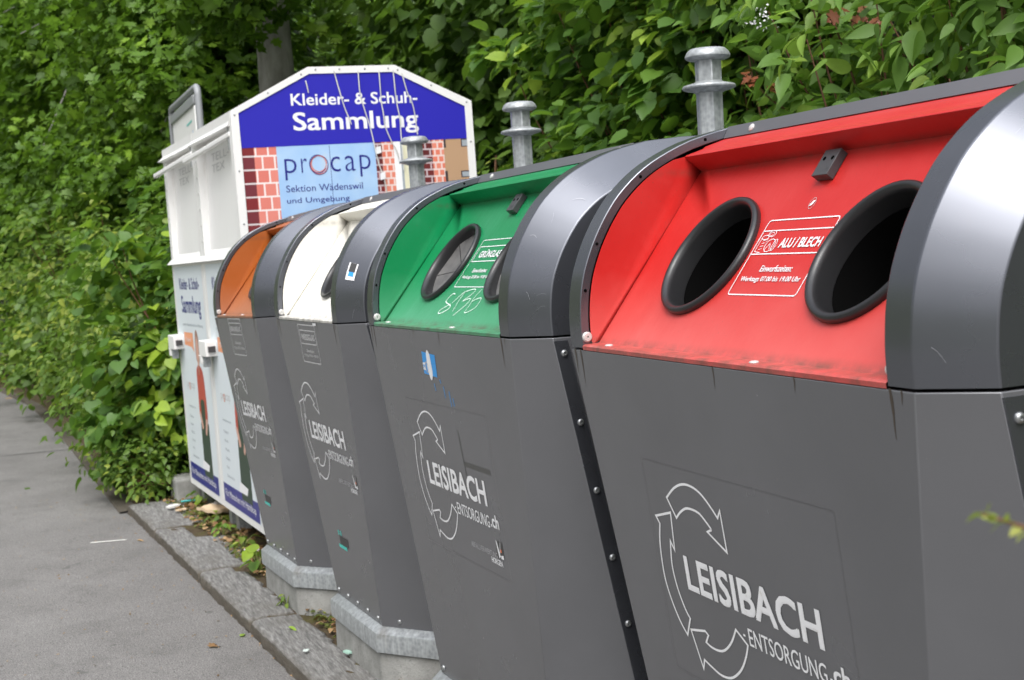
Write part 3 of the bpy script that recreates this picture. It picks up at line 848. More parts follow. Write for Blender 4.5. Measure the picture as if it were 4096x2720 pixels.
# unseen skyline across the road, added to darken reflections in the hoods
V = []; ang = [math.radians(-200 + 4 * i) for i in range(50)]
rad = [(26, 0), (34, 5.5), (46, 10.5), (62, 13), (80, 14)]
for r, h in rad:
    for a_ in ang:
        dg = math.degrees(a_); fade = max(.12, min(1, (dg + 205) / 45, (-25 - dg) / 45))
        V.append((2 + r * math.cos(a_), -3 + r * math.sin(a_), ROAD_Z - .02 + h * fade * (1 + .3 * nz3(math.cos(a_) * 3, math.sin(a_) * 3, r * .04))))
nx = len(ang)
q = MB(); q.add(V, [(j * nx + i, j * nx + i + 1, (j + 1) * nx + i + 1, (j + 1) * nx + i) for j in range(len(rad) - 1) for i in range(nx - 1)])
M['skyline'] = soil('unseen_skyline_green', [(.3, (.05, .07, .03)), (.7, (.12, .14, .08))])
tag(q.build('unseen_skyline', M['skyline'], None, 180), kind='structure')

# tarred joint across the way
q = MB()
pts = [(-9.9, -.5), (-9.93, -.8), (-9.96, -1.19), (-10.02, -1.7), (-9.98, -2.4), (-10.05, -4)]
a = Art(q, lambda x, y, l: Vector((x, y, ROAD_Z + .004)))
a.line(pts, .022); M['tar'] = mat('tar', (.075, .073, .07), .8); tag(q.build('road_joint', M['tar'], fix=False), kind='structure')

def kerb_stone(x0, x1, label, notch=None, seed=0, back=.30):
    """one long split-faced stone: rough top, ragged back, broken riser"""
    L = x1 - x0; n = max(10, int(L / .022)); mrow = 18
    V = []
    def fy(x): return edge_y(x) + .007 * nz3(x * 5, seed) + .004 * nz3(x * 23, seed + 3)
    def by(x):
        bk = back + .022 * nz3(x * 4, seed + 9) + .020 * nz3(x * 19, seed + 5) + .014 * nz3(x * 47, seed)
        if notch:
            for (na, nb, nv) in notch:
                if na <= x <= nb: bk = min(bk, nv + .01 * nz3(x * 30, 2))
        return bk
    def rnd(t):                                    # soften the ends
        e = min(t, 1 - t) * L
        return -.03 * max(0, 1 - e / .028) ** 2
    top = []
    for j in range(mrow + 1):
        w = j / mrow
        for i in range(n + 1):
            x = x0 + L * i / n
            y = fy(x) + by(x) * w
            z = -.008 + .006 * nz3(x * 1.6, y * 20, seed) + .0022 * nz3(x * 9, y * 60, seed) + rnd(i / n) - .010 * max(0, 1 - w * 9) ** 2 - .012 * max(0, (w - .93) / .07)
            V.append((x, y, z))
    nn = n + 1
    Fc = [(j * nn + i, j * nn + i + 1, (j + 1) * nn + i + 1, (j + 1) * nn + i) for j in range(mrow) for i in range(n)]
    # riser rows below the front edge
    b0 = len(V)
    for r in range(1, 5):
        for i in range(n + 1):
            x = x0 + L * i / n
            V.append((x, fy(x) - .004 + .010 * nz3(x * 13, r * 2.3, seed), V[i][2] - (.006 + r * .022)))
    for r in range(4):
        for i in range(n):
            a_ = i if r == 0 else b0 + (r - 1) * nn + i
            c_ = b0 + r * nn + i
            Fc.append((a_, c_, c_ + 1, a_ + 1))
    b1 = len(V)
    for i in range(n + 1):
        x, y, z = V[mrow * nn + i]; V.append((x, y + .004, -.11))
    for i in range(n): Fc.append((mrow * nn + i, mrow * nn + i + 1, b1 + i + 1, b1 + i))
    for i in (0, n):                                # end faces
        col = [j * nn + i for j in range(mrow + 1)]
        Fc.append(tuple([b0 + 3 * nn + i, b0 + 2 * nn + i, b0 + nn + i, b0 + i] + col + [b1 + i]) if i == 0 else tuple([b1 + i] + col[::-1] + [b0 + i, b0 + nn + i, b0 + 2 * nn + i, b0 + 3 * nn + i]))
    c = ((x0 + x1) / 2, edge_y((x0 + x1) / 2) + .1, -.1)
    q = MB(c); q.add(V, Fc)
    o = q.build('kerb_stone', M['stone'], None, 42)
    o.location = c
    return tag(o, label, 'kerb stone', 'kerb stones along the bins')
kerb_stone(-6.18, -5.22, 'grey kerb stone at the far end with white scraps lying on it', seed=1, back=.30)
kerb_stone(-5.20, -3.97, 'pale kerb stone with a notched back corner below the clothing bins', [(-5.2, -4.78, .16)], seed=2, back=.30)
kerb_stone(-3.955, -2.93, 'dark split kerb stone in front of the brown container', [(-3.96, -3.80, .16)], seed=3, back=.20)
kerb_stone(-2.92, -1.62, 'kerb stone with a yellow leaf in front of the cream white container', seed=4, back=.20)
kerb_stone(-1.60, -.35, 'kerb stone in front of the container with the green panel', seed=5, back=.22)
kerb_stone(-.33, 1.0, 'kerb stone in front of the container with the red panel', seed=6, back=.22)

# flush edging along the planting further on
q = MB()
for i in range(60):
    xa = -6.2 - i * .35; xb = xa - .345
    if xa < -24: break
    za = ROAD_Z + .012
    q.add([(xa, edge_y(xa) - .05, za), (xb, edge_y(xb) - .05, za), (xb, edge_y(xb) + .06, za + .006), (xa, edge_y(xa) + .06, za + .006), (xa, edge_y(xa) - .055, ROAD_Z - .01), (xb, edge_y(xb) - .055, ROAD_Z - .01)],
          [(0, 1, 2, 3), (0, 4, 5, 1)])
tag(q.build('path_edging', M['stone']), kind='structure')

q = MB((-6.16, -.09, -.05))
V, Fc = [], []
q.box((-6.30, -.16, -.05), (-6.02, -.0, .13))
o = q.build('stone_block', M['concrete'], None, None, .015); o.location = (-6.16, -.09, -.05)
tag(o, 'low mossy concrete block beside the left corner of the clothing bins', 'stone block')

# ------------------------------------------------------------------ clothing bins
M['white_metal'] = mat('white_coated_sheet', (.80, .80, .785), .42)
v_ = coords(M['white_metal']); n_ = noise(M['white_metal'], coords(M['white_metal'], (6, 6, 1)), 5, 6, .7)
lk(M['white_metal'], ramp(M['white_metal'], n_, [(.3, (.80, .80, .78)), (.62, (.79, .785, .765)), (.80, (.62, .60, .55))]), bs(M['white_metal']).inputs['Base Color'])
M['poster'] = mat('pale_poster', (.70, .76, .79), .4)
M['navy'] = mat('navy_print', (.018, .018, .22), .35)
M['blue'] = mat('royal_blue_print', (.026, .022, .40), .42, 0, .3)
M['sky_print'] = mat('sky_print', (.28, .5, .8), .4)
lk(M['sky_print'], ramp(M['sky_print'], noise(M['sky_print'], coords(M['sky_print']), 3.2, 4, .5), [(.35, (.24, .44, .76)), (.62, (.40, .58, .80)), (.75, (.62, .64, .62))]), bs(M['sky_print']).inputs['Base Color'])
def brickmat(name, c1, c2, mort, sx, sz):
    mt = mat(name, c1, .5)
    br = nd(mt, "ShaderNodeTexBrick")
    t = nd(mt, "ShaderNodeTexCoord"); sp = nd(mt, "ShaderNodeSeparateXYZ"); cb = nd(mt, "ShaderNodeCombineXYZ")
    lk(mt, t.outputs['Object'], sp.inputs[0]); lk(mt, sp.outputs['Y'], cb.inputs[0]); lk(mt, sp.outputs['Z'], cb.inputs[1]); lk(mt, cb.outputs[0], br.inputs['Vector'])
    br.inputs['Color1'].default_value = (*c1, 1); br.inputs['Color2'].default_value = (*c2, 1); br.inputs['Mortar'].default_value = (*mort, 1)
    br.inputs['Scale'].default_value = 1; br.inputs['Brick Width'].default_value = sx; br.inputs['Row Height'].default_value = sz; br.inputs['Mortar Size'].default_value = .0045
    lk(mt, br.outputs['Color'], bs(mt).inputs['Base Color'])
    return mt
M['brick_dark'] = brickmat('printed_dark_brick', (.20, .012, .012), (.15, .02, .03), (.62, .55, .55), .2, .0645)
M['brick_light'] = brickmat('printed_light_brick', (.72, .24, .19), (.64, .17, .13), (.80, .70, .68), .06, .0645)
M['brick_dark_s'] = brickmat('printed_small_dark_brick', (.09, .01, .012), (.20, .02, .02), (.50, .40, .42), .05, .034)
M['brick_light_s'] = brickmat('printed_small_light_brick', (.70, .17, .10), (.72, .26, .18), (.76, .60, .56), .032, .034)
M['beige'] = mat('printed_plaster', (.46, .29, .17), .5)
M['window_print'] = mat('printed_window', (.055, .04, .045), .4)
M['pale_yellow'] = mat('printed_pale_yellow', (.72, .70, .50), .5)
M['grey_print'] = mat('printed_grey', (.33, .37, .40), .5)
M['text_grey'] = mat('grey_lettering', (.52, .52, .52), .5)
M['skin_print'] = mat('printed_skin', (.62, .36, .28), .5)
M['hair_print'] = mat('printed_hair', (.30, .16, .11), .5)
M['red_print'] = mat('printed_red_cloth', (.46, .075, .05), .5)
M['dark_green_print'] = mat('printed_dark_leaves', (.035, .06, .04), .5)
M['orange_bubble'] = mat('printed_orange', (.80, .33, .16), .5)
M['bright_print'] = mat('bright_white_print', (.84, .84, .84), .45)
KPRINT = [M['poster'], M['blue'], M['navy'], M['sky_print'], M['brick_dark'], M['brick_light'], M['brick_dark_s'], M['brick_light_s'], M['beige'], M['window_print'],
          M['pale_yellow'], M['grey_print'], M['bright_print'], M['text_grey'], M['skin_print'], M['hair_print'], M['red_print'], M['dark_green_print'], M['orange_bubble'], M['orange_print']]
KO = Vector((-3.94291506, .01779428, -1.08421239 + GZ)); KA = R_(2.66)
KM = Matrix.Translation(KO) @ Matrix.Rotation(KA, 4, 'Z')
KD, KW = 1.232, .985
GAB = [(0, 0), (0, 2.036), (.392, 2.236), (.835, 2.241), (KD, 2.056), (KD, 0)]

def clothing_bin(x_right, label, near):
    x0, x1 = x_right - KW, x_right
    off = Vector((x_right - KW / 2, KD / 2, -.118))
    root = thing('clothing_bin', label, 'clothing bin', KM @ Matrix.Translation(off), 'white clothing and shoe bins')
    b = lambda: MB(off)
    q = b()
    for x in (x0, x1): q.poly([(x, y, z) for y, z in GAB])
    for (ya, za), (yb_, zb) in zip(GAB[1:-1], GAB[2:]): q.poly([(x0, ya, za), (x1, ya, za), (x1, yb_, zb), (x0, yb_, zb)])
    q.poly([(x0, KD, 0), (x1, KD, 0), (x1, 0, 0), (x0, 0, 0)])
    q.poly([(x0, 0, 0), (x1, 0, 0), (x1, 0, 1.345), (x0, 0, 1.345)])
    q.poly([(x0, 0, 1.978), (x1, 0, 1.978), (x1, 0, 2.036), (x0, 0, 2.036)])
    pl, pr = x0 + .075, x1 - .055
    for a_, c_ in ((x0, pl), (pr, x1)): q.poly([(a_, 0, 1.345), (c_, 0, 1.345), (c_, 0, 1.978), (a_, 0, 1.978)])
    # recess with a slanting back
    q.poly([(pl, .055, 1.978), (pr, .055, 1.978), (pr, .03, 1.40), (pl, .03, 1.40)])
    q.poly([(pl, 0, 1.345), (pr, 0, 1.345), (pr, .03, 1.40), (pl, .03, 1.40)])
    q.poly([(pl, 0, 1.978), (pr, 0, 1.978), (pr, .055, 1.978), (pl, .055, 1.978)])
    for x in (pl, pr): q.poly([(x, 0, 1.345), (x, .03, 1.40), (x, .055, 1.978), (x, 0, 1.978)])
    q.build('body', M['white_metal'], root, 20)
    q = b()
    for fx in (x0 + .05, x1 - .12):
        for fy_ in (.05, KD - .12): q.box((fx, fy_, -.118), (fx + .07, fy_ + .07, .002))
    # each foot its own part
    for fx in (x0 + .05, x1 - .12):
        for fy_ in (.05, KD - .12):
            qq = b(); qq.box((fx, fy_, -.125), (fx + .07, fy_ + .07, .0)); qq.build('foot', M['galv'], root)
    q = b(); q.add([(x0 - .012, -.028, 1.342), (x1 + .002, -.028, 1.342), (x1 + .002, .0, 1.372), (x0 - .012, .0, 1.372), (x0 - .012, 0, 1.338), (x1 + .002, 0, 1.338)],
                   [(0, 1, 2, 3), (4, 5, 1, 0), (0, 3, 4), (1, 5, 2)])
    q.build('drip_ledge', M['white_metal'], root)
    q = b(); q.add([(x0, -.002, 1.992), (x1 - .02, -.002, 1.992), (x1 - .03, -.012, 1.968), (x0, -.034, 1.964), (x0, -.002, 2.034), (x1 - .01, -.002, 2.034), (x1 - .03, .01, 1.966), (x0, .0, 1.960)],
                   [(4, 5, 1, 0), (0, 1, 2, 3), (3, 2, 6, 7), (4, 0, 3, 7), (1, 6, 2), (5, 6, 1)])
    q.build('canopy', M['white_metal'], root)
    q = b(); q.frame_box((x1 - .045, -.006, 1.918), (-.945, -.058, -.048), (0, .024, 0), (0, 0, .026)); q.build('hatch_bar', M['white_metal'], root, 30, .006)
    q = b(); q.box((pr - .022, -.005, 1.86), (pr - .004, .10, 1.975)); q.build('hinge', M['galv'], root)
    # lock housing at the left post
    q = b(); q.box((x0 - .004, -.062, .835), (x0 + .19, 0, .918)); q.box((x0 - .004, -.062, .79), (x0 + .05, -.012, .835))
    lo = q.build('lock_housing', M['white_metal'], root, 30, .004)
    q = b(); q.box((x0 + .192, -.05, .858), (x0 + .206, -.012, .89)); q.build('lock', M['grey_plastic'], lo)
    q = b(); q.box((x0 + .052, -.055, .775), (x0 + .085, -.02, .833)); q.build('padlock', M['galv'], lo)
    for k in range(6):
        q = b(); q.dome((x0 + .045, 0, 1.45 + k * .085), (0, -1, 0), .008, .004); q.build('rivet', M['rivet_white'], root, 40)
    # front print
    fr = lambda a_, c_, l: Vector((x0 + a_, -l, c_))
    q = b(); A = Art(q, fr, .0015)
    A.poly([(.055, .035), (.925, .035), (.925, 1.325), (.055, 1.325)], 0, .0010)
    A.poly([(.056, .038), (.900, .038), (.905, .142), (.056, .142)], 2)
    A.text("Für Menschen mit Handicap", .10, .062, .83, .112, 12, lift=.0022)
    A.text("Kleider- & Schuh-", .205, 1.190, .825, 1.258, 2, bold=.012)
    A.text("Sammlung", .225, 1.022, .825, 1.155, 2, bold=.02)
    A.text("auch für Haushaltswäsche und Bettzeug", .215, .972, .835, .994, 11)
    A.poly([(.222, .862), (.50, .853), (.50, .938), (.222, .938)], 18)
    A.poly([(.44, .855), (.50, .855), (.515, .825)], 18)
    A.text("Danke!", .28, .885, .44, .910, 12, lift=.0022)
    sm = lambda L: [tuple(v) for v in smooth_line(L, 4)]
    A.poly(sm([(0.556, .79), (0.552, .87), (0.576, .945), (0.624, .955), (0.660, .90), (0.660, .80), (0.608, .75)]), 15)
    A.poly(sm([(0.568, .80), (0.572, .88), (0.608, .925), (0.644, .88), (0.644, .80), (0.608, .765)]), 14, .0021)
    A.poly([(0.588, .70), (0.628, .70), (0.632, .78), (0.584, .78)], 14, .0019)
    A.poly(sm([(0.520, .60), (0.528, .72), (0.584, .755), (0.632, .755), (0.712, .72), (0.744, .60), (0.748, .45), (0.688, .44), (0.680, .55), (0.576, .55), (0.568, .47), (0.512, .48)]), 16, .0019)
    A.poly(sm([(0.576, .40), (0.568, .55), (0.688, .55), (0.704, .40)]), 17, .0017)
    A.poly(sm([(0.504, .48), (0.552, .48), (0.608, .40), (0.568, .385)]), 14, .0023); A.poly(sm([(0.688, .45), (0.744, .45), (0.688, .36), (0.656, .37)]), 14, .0023)
    A.poly([(0.520, .11), (0.528, .42), (0.760, .43), (0.768, .11)], 17, .0016)
    A.poly([(.47, .145), (.66, .145), (.69, .185), (.50, .20)], 12, .0024)
    A.text("procap", .185, .592, .425, .638, 13)
    A.ring(.277, .617, .019, .019, .005, 19, lift=.0023)
    A.text("Sammelgut gut verpackt", .18, .486, .40, .502, 11)
    for k, w in enumerate(["Kleider", "Hosen", "Wäsche", "Schuhe", "Hüte", "Bettwäsche"]):
        A.text(w, .185, .425 - k * .048, .185 + .03 * len(w) * .6, .441 - k * .048, 11)
    q.build('front_print', KPRINT, root, fix=False)
    q = b(); A = Art(q, lambda a_, c_, l: Vector((x0 + a_, .055 - .025 * (1.978 - c_) / .578 - l, c_)), .002)
    A.text("TELL-", .22, 1.858, .66, 1.900, 13); A.text("TEX", .225, 1.80, .55, 1.842, 13)
    q.build('lettering', KPRINT, root, fix=False)
    if near:
        sd_ = lambda a_, c_, l: Vector((x1 + l, a_, c_))
        q = b(); A = Art(q, sd_, .0015)
        BL = [(.037, 2.022), (.397, 2.203), (.825, 2.207), (1.197, 2.031), (1.195, 1.868), (.041, 1.858)]
        A.poly(BL, 1, .0025)
        def pan(y0, y1, mi, l=.0012, zt=1.87, zb=.25): A.poly([(y0, zb), (y1, zb), (y1, zt), (y0, zt)], mi, l)
        pan(.041, .098, 4); pan(.098, .212, 5); pan(.207, .703, 3, .0017); pan(.703, .738, 6); pan(.738, .799, 7); pan(.799, .834, 12, .0012); pan(.834, .846, 11); pan(.846, .93, 10)
        pan(.926, 1.003, 6, .0014); pan(1.003, 1.066, 7, .0014); pan(1.066, 1.193, 8)
        for ya, za, yb_, zb in ((1.067, 1.824, 1.078, 1.866), (1.16, 1.826, 1.194, 1.867), (1.064, 1.655, 1.078, 1.708), (1.150, 1.672, 1.194, 1.706), (1.064, 1.49, 1.078, 1.54), (1.15, 1.50, 1.194, 1.54)):
            A.poly([(ya, za), (yb_, za), (yb_, zb), (ya, zb)], 9, .0018)
            if yb_ - ya > .02: A.poly([(ya + .006, za + .004), (yb_, za + .004), (yb_, zb - .006), (ya + .006, zb - .006)], 11, .0023)
        A.line([(.470, 1.30), (.470, 1.856)], .0022, 2, lift=.0022)
        A.text("Kleider- & Schuh-", .297, 2.052, .943, 2.110, 12, bold=.018, lift=.0032)
        A.text("Sammlung", .300, 1.905, .940, 2.020, 12, bold=.018, lift=.0032)
        for wd, ya, yb_, za, zb in (("p", .241, .300, 1.697, 1.7985), ("r", .323, .352, 1.7295, 1.7985), ("c", .470, .519, 1.7285, 1.8015), ("a", .543, .595, 1.7285, 1.803), ("p", .618, .674, 1.699, 1.8045)):
            A.text(wd, ya, za, yb_, zb, 2, bold=-.01, lift=.0028)
        for k, (dx, dy, rr, mi) in enumerate(((0, 0, .040, 19), (.003, -.002, .043, 19), (-.004, .002, .042, 2), (.001, .003, .037, 19), (.002, -.003, .045, 2))):
            A.ring(.410 + dx, 1.7675 + dy, rr, rr * 1.04, .0030, mi, 30, 20 * k, 330 + 20 * k, lift=.0026 + .0003 * k)
        A.text("Sektion Wädenswil", .240, 1.639, .625, 1.672, 2, lift=.0028)
        A.text("und Umgebung", .239, 1.577, .553, 1.611, 2, lift=.0028)
        q.build('side_print', KPRINT, root, fix=False)
        q = b(); w = .038
        inner = [(w, 0), (w, 2.024), (.398, 2.203), (.825, 2.207), (KD - w, 2.030), (KD - w, 0)]
        for (p, p2), (r, r2) in zip(zip(GAB[:-1], GAB[1:]), zip(inner[:-1], inner[1:])):
            q.add([(x1 + .007, *p), (x1 + .007, *p2), (x1 + .007, *r2), (x1 + .007, *r), (x1 + .001, *p), (x1 + .001, *p2), (x1 + .001, *r2), (x1 + .001, *r)], [(0, 1, 2, 3), (0, 4, 5, 1), (3, 2, 6, 7)])
        q.build('gable_frame', M['white_metal'], root, 20)
        pts = [(.019, 2.015), (.02, 1.75), (.021, 1.5)] + [(.019 + .375 * t, 2.03 + .19 * t) for t in (.45, .9)] + [(.43, 2.222), (.55, 2.223), (.68, 2.224), (.80, 2.224), (.85, 2.216), (1.02, 2.137), (1.205, 2.05), (1.213, 1.85)]
        for y, z in pts:
            qq = b(); qq.dome((x1 + .007, y, z), (1, 0, 0), .005, .003); qq.build('rivet', M['rivet'], root, 40)
    return root
clothing_bin(0, 'near white clothing bin with the blue gable panel and brick picture', True)
clothing_bin(-.992, 'far white clothing bin with the whole front poster in view', False)

# pale cords hanging from the gable
M['cord'] = mat('pale_cord', (.62, .62, .58), .7)
CORDS = [('short pale cord at the left above the word Kleider', [(.376, 2.17), (.386, 2.112)]),
         ('pale cord running between Kleider and the ampersand', [(.520, 2.215), (.527, 2.19), (.549, 2.081), (.570, 2.01), (.589, 1.954)]),
         ('long pale cord with small clips reaching down to the picture', [(.643, 2.215), (.645, 2.107), (.662, 2.02), (.684, 1.937), (.708, 1.781), (.735, 1.68), (.748, 1.58)]),
         ('pale cord bending aside below the letter l', [(.750, 2.215), (.751, 2.076), (.756, 2.006), (.763, 1.935), (.789, 1.863), (.808, 1.83), (.822, 1.78)]),
         ('straight pale cord over the letter u ending by the pillar', [(.824, 2.215), (.829, 2.075), (.840, 1.975), (.841, 1.87), (.842, 1.72)]),
         ('slanting pale cord over the letters ng', [(.868, 2.20), (.889, 2.11), (.916, 2.03), (.928, 1.894)])]
for i, (lab, pts) in enumerate(CORDS):
    o0 = KM @ Vector((.006, *pts[0]))
    q = MB()
    P = [KM @ Vector((.0105 + .002 * math.sin(k), v.x, v.y)) - o0 for k, v in enumerate(smooth_line(pts, 4))]
    q.tube(P, .0029, 6)
    o = q.build('cord', M['cord'], None, 60); o.location = o0
    tag(o, lab, 'cord', 'pale cords on the gable of the near bin')
    if i == 2:
        for yy, zz in ((.716, 1.822), (.728, 1.694)):
            qq = MB(); qq.frame_box(KM @ Vector((.012, yy - .012, zz - .018)) - o0, KM.to_3x3() @ Vector((.006, 0, 0)), KM.to_3x3() @ Vector((0, .024, .006)), (0, 0, .034))
            qq.build('clip', M['print_white'], o)

# ------------------------------------------------------------------ information board behind the bins
SGN = thing('notice_board', 'white notice board in a rounded grey tube frame behind the clothing bins', 'notice board', Matrix.Translation((-7.6, .32, -.05)))
so = Vector((-7.6, .32, -.05)); b = lambda: MB(so)
q = b()
arc = [(-8.40, .32, -.05), (-8.40, .32, 2.64)] + [(-8.40 + .05 * (1 - math.cos(t)), .32, 2.64 + .05 * math.sin(t)) for t in (.5, 1.0, 1.57)]
arc += [(-7.06, .33, 2.685)] + [(-7.06 + .06 * math.sin(t), .33, 2.625 + .06 * math.cos(t)) for t in (.5, 1.0, 1.57)] + [(-7.0, .33, -.05)]
q.tube(arc, .024, 10); q.build('tube_frame', M['grey_plastic'], SGN, 60)
M['grey_plastic2'] = mat('grey_tube', (.26, .27, .28), .4)
SGN.children[0].data.materials[0] = M['grey_plastic2']
q = b(); q.box((-8.34, .315, 1.5), (-7.10, .345, 2.60)); q.build('board', M['white_metal'], SGN)
q = b(); q.box((-8.37, .30, 2.565), (-7.05, .35, 2.635)); q.build('top_rail', M['grey_plastic2'], SGN, 30, .008)
q = b(); q.box((-7.10, .305, 1.5), (-7.05, .345, 2.56)); q.build('side_rail', M['white_metal'], SGN, 30, .006)
q = b(); A = Art(q, lambda a_, c_, l: Vector((a_, .315 - l, c_)), .002)
A.poly([(-7.40, 2.16), (-7.27, 2.42), (-7.16, 2.16)], 5); A.poly([(-7.29, 2.22), (-7.22, 2.34), (-7.15, 2.18)], 6, .003); A.line([(-7.55, 2.47), (-7.28, 2.48)], .012, 6)
q.build('emblem', PRINT, SGN, fix=False)

# thin grey pole in the shrubs
q = MB((-3.35, 2.45, -.05)); q.tube([(-3.35, 2.45, -.05), (-3.35, 2.45, 2.0), (-3.35, 2.45, 4.2)], .022, 12)
o = q.build('pole', M['galv'], None, 60); o.location = (-3.35, 2.45, -.05)
tag(o, 'thin galvanised pole half hidden in the shrubs above the red container', 'pole')

# ------------------------------------------------------------------ vegetation
def leaf_template(kind):
    """verts (x across, y along the midrib, z up) and faces of one leaf of unit length"""
    if kind == 'maple':
        half = [(.0, .02), (.16, -.03), (.30, -.02), (.22, .14), (.52, .22), (.60, .36), (.38, .40), (.52, .62), (.46, .74), (.24, .62), (.20, .80), (.10, .88), (0, 1.02)]
    elif kind == 'hazel':
        half = [(.0, .0), (.16, -.04), (.32, .06), (.41, .24), (.40, .42), (.44, .50), (.36, .60), (.30, .74), (.17, .80), (.10, .92), (0, 1.0)]
    elif kind == 'heart':
        half = [(.0, .02), (.18, -.07), (.34, -.02), (.45, .18), (.46, .36), (.36, .60), (.2, .80), (0, 1.0)]
    elif kind == 'pointed':
        half = [(.0, .0), (.13, .06), (.215, .22), (.225, .38), (.17, .60), (.09, .80), (0, 1.0)]
    elif kind == 'small':
        half = [(.0, .0), (.20, .14), (.30, .36), (.22, .66), (0, 1.0)]
    elif kind == 'blade':
        half = [(.0, .0), (.035, .3), (.03, .7), (0, 1.0)]
    n = len(half)
    V, Fc = [], []
    mid = []
    for i, (x, y) in enumerate(half):
        yy = max(0, min(1, y)); mid.append(len(V)); V.append((0, yy, -.16 * yy * yy))
    for sgn in (1, -1):
        side = []
        for x, y in half:
            yy = max(-.1, min(1.02, y)); side.append(len(V)); V.append((sgn * x, yy, .30 * abs(x) - .16 * yy * abs(yy) - .25 * x * x))
        for i in range(n - 1):
            f = (mid[i], side[i], side[i + 1], mid[i + 1]) if sgn > 0 else (mid[i], mid[i + 1], side[i + 1], side[i])
            Fc.append(f)
    return np.array(V, np.float32), np.array(Fc, np.int32)
TPL = {k: leaf_template(k) for k in ('maple', 'hazel', 'heart', 'pointed', 'small', 'blade')}

def norm(a): return a / np.maximum(np.linalg.norm(a, axis=1, keepdims=True), 1e-9)
def leaves(name, pos, nrm, axis, size, kind, material, parent=None, tint=None, origin=(0, 0, 0)):
    V, Fc = TPL[kind]
    N = len(pos)
    nrm = norm(nrm); axis = norm(axis - nrm * (axis * nrm).sum(1, keepdims=True)); xa = np.cross(axis, nrm)
    curl = rng.uniform(.4, 1.9, (N, 1, 1)); wid = rng.uniform(.82, 1.15, (N, 1, 1))
    P = (pos[:, None] - np.array(origin)[None, None]) + size[:, None, None] * (V[None, :, 0:1] * wid * xa[:, None] + V[None, :, 1:2] * axis[:, None] + V[None, :, 2:3] * curl * nrm[:, None])
    nv, nf = len(V), len(Fc)
    P = P.reshape(-1, 3).astype(np.float32)
    idx = (Fc[None] + (np.arange(N) * nv)[:, None, None]).reshape(-1).astype(np.int32)
    me = bpy.data.meshes.new(name)
    me.vertices.add(N * nv); me.vertices.foreach_set("co", P.ravel())
    me.loops.add(len(idx)); me.loops.foreach_set("vertex_index", idx)
    me.polygons.add(N * nf); me.polygons.foreach_set("loop_start", np.arange(0, N * nf * 4, 4, dtype=np.int32))
    me.polygons.foreach_set("use_smooth", np.ones(N * nf, bool))
    me.update(calc_edges=True)
    at = me.attributes.new("tint", 'FLOAT', 'POINT')
    t = rng.beta(2.2, 2.6, N) if tint is None else tint
    at.data.foreach_set("value", np.repeat(t, nv).astype(np.float32))
    return link(name, me, material, parent)

def clump(centers, outs, per, spread, up=.75, outw=.5, jitter=.45, droop=.5, tint_c=None):
    """leaf positions round a set of clump centres: returns pos, normal, axis, tint"""
    C_ = np.repeat(centers, per, 0); O_ = np.repeat(outs, per, 0)
    n = len(C_)
    r = rng.normal(0, 1, (n, 3)); r = r / np.linalg.norm(r, axis=1, keepdims=True) * rng.uniform(.25, 1, (n, 1)) ** .6
    pos = C_ + r * np.repeat(spread, per, 0)[:, None] * np.array([1, 1, .72])
    nrm = np.array([0, 0, up]) + O_ * outw + r * .35 + rng.normal(0, jitter, (n, 3))
    ax = O_ * .55 + r * .8 + rng.normal(0, .62, (n, 3)) + np.array([0, 0, -droop])
    base = np.where(rng.uniform(0, 1, len(centers)) < .14, rng.uniform(.85, 1.2, len(centers)), rng.beta(1.8, 3.2, len(centers))) if tint_c is None else tint_c
    tint = np.clip(np.repeat(base, per) * .62 + rng.beta(2, 3, n) * .5, 0, 1)
    return pos, nrm, ax, tint

def mound(cx, cy, cz, rx, ry, rz, n, facing=None, shell=.75, bumpy=.34):
    """clump centres over an uneven ellipsoid, denser towards its outside"""
    d = rng.normal(0, 1, (n * 3, 3)); d /= np.linalg.norm(d, axis=1, keepdims=True)
    if facing is not None: d = d[(d @ np.array(facing)) > -.25]
    d = d[:n]
    ph = rng.uniform(0, 6.28, 6)
    lump = 1 + bumpy * (np.sin(d[:, 0] * 5 + ph[0]) * np.sin(d[:, 2] * 6 + ph[1]) + .6 * np.sin(d[:, 1] * 9 + ph[2]) * np.sin(d[:, 2] * 11 + ph[3]))
    rad = lump * (shell + (1 - shell) * rng.uniform(0, 1, len(d)) ** .5)
    inner = rng.uniform(0, 1, len(d)) < .28; rad[inner] *= rng.uniform(.45, .9, inner.sum())
    c = np.array([cx, cy, cz]) + d * rad[:, None] * np.array([rx, ry, rz])
    o = d / np.array([rx, ry, rz]); o /= np.linalg.norm(o, axis=1, keepdims=True)
    ok = c[:, 2] > .06
    return c[ok], o[ok]

def stems(root, off, base, tips, r0, material=None, part='branch'):
    q = MB(off)
    for tip in tips:
        p0 = Vector(base); p2 = Vector(tip); pm = p0.lerp(p2, .5) + Vector((random.uniform(-.1, .1), random.uniform(-.1, .1), .12 * (p2 - p0).length))
        pts = [v for v in smooth_line([(p0.x, p0.y), (pm.x, pm.y), (p2.x, p2.y)], 3)]
        zs = np.interp(np.linspace(0, 1, len(pts)), [0, .5, 1], [p0.z, pm.z, p2.z])
        P = [Vector((a.x, a.y, z)) for a, z in zip(pts, zs)]
        q.tube(P, [r0 * (1 - .75 * i / (len(P) - 1)) for i in range(len(P))], 6)
    return q.build(part, material or M['twig'], root, 60)

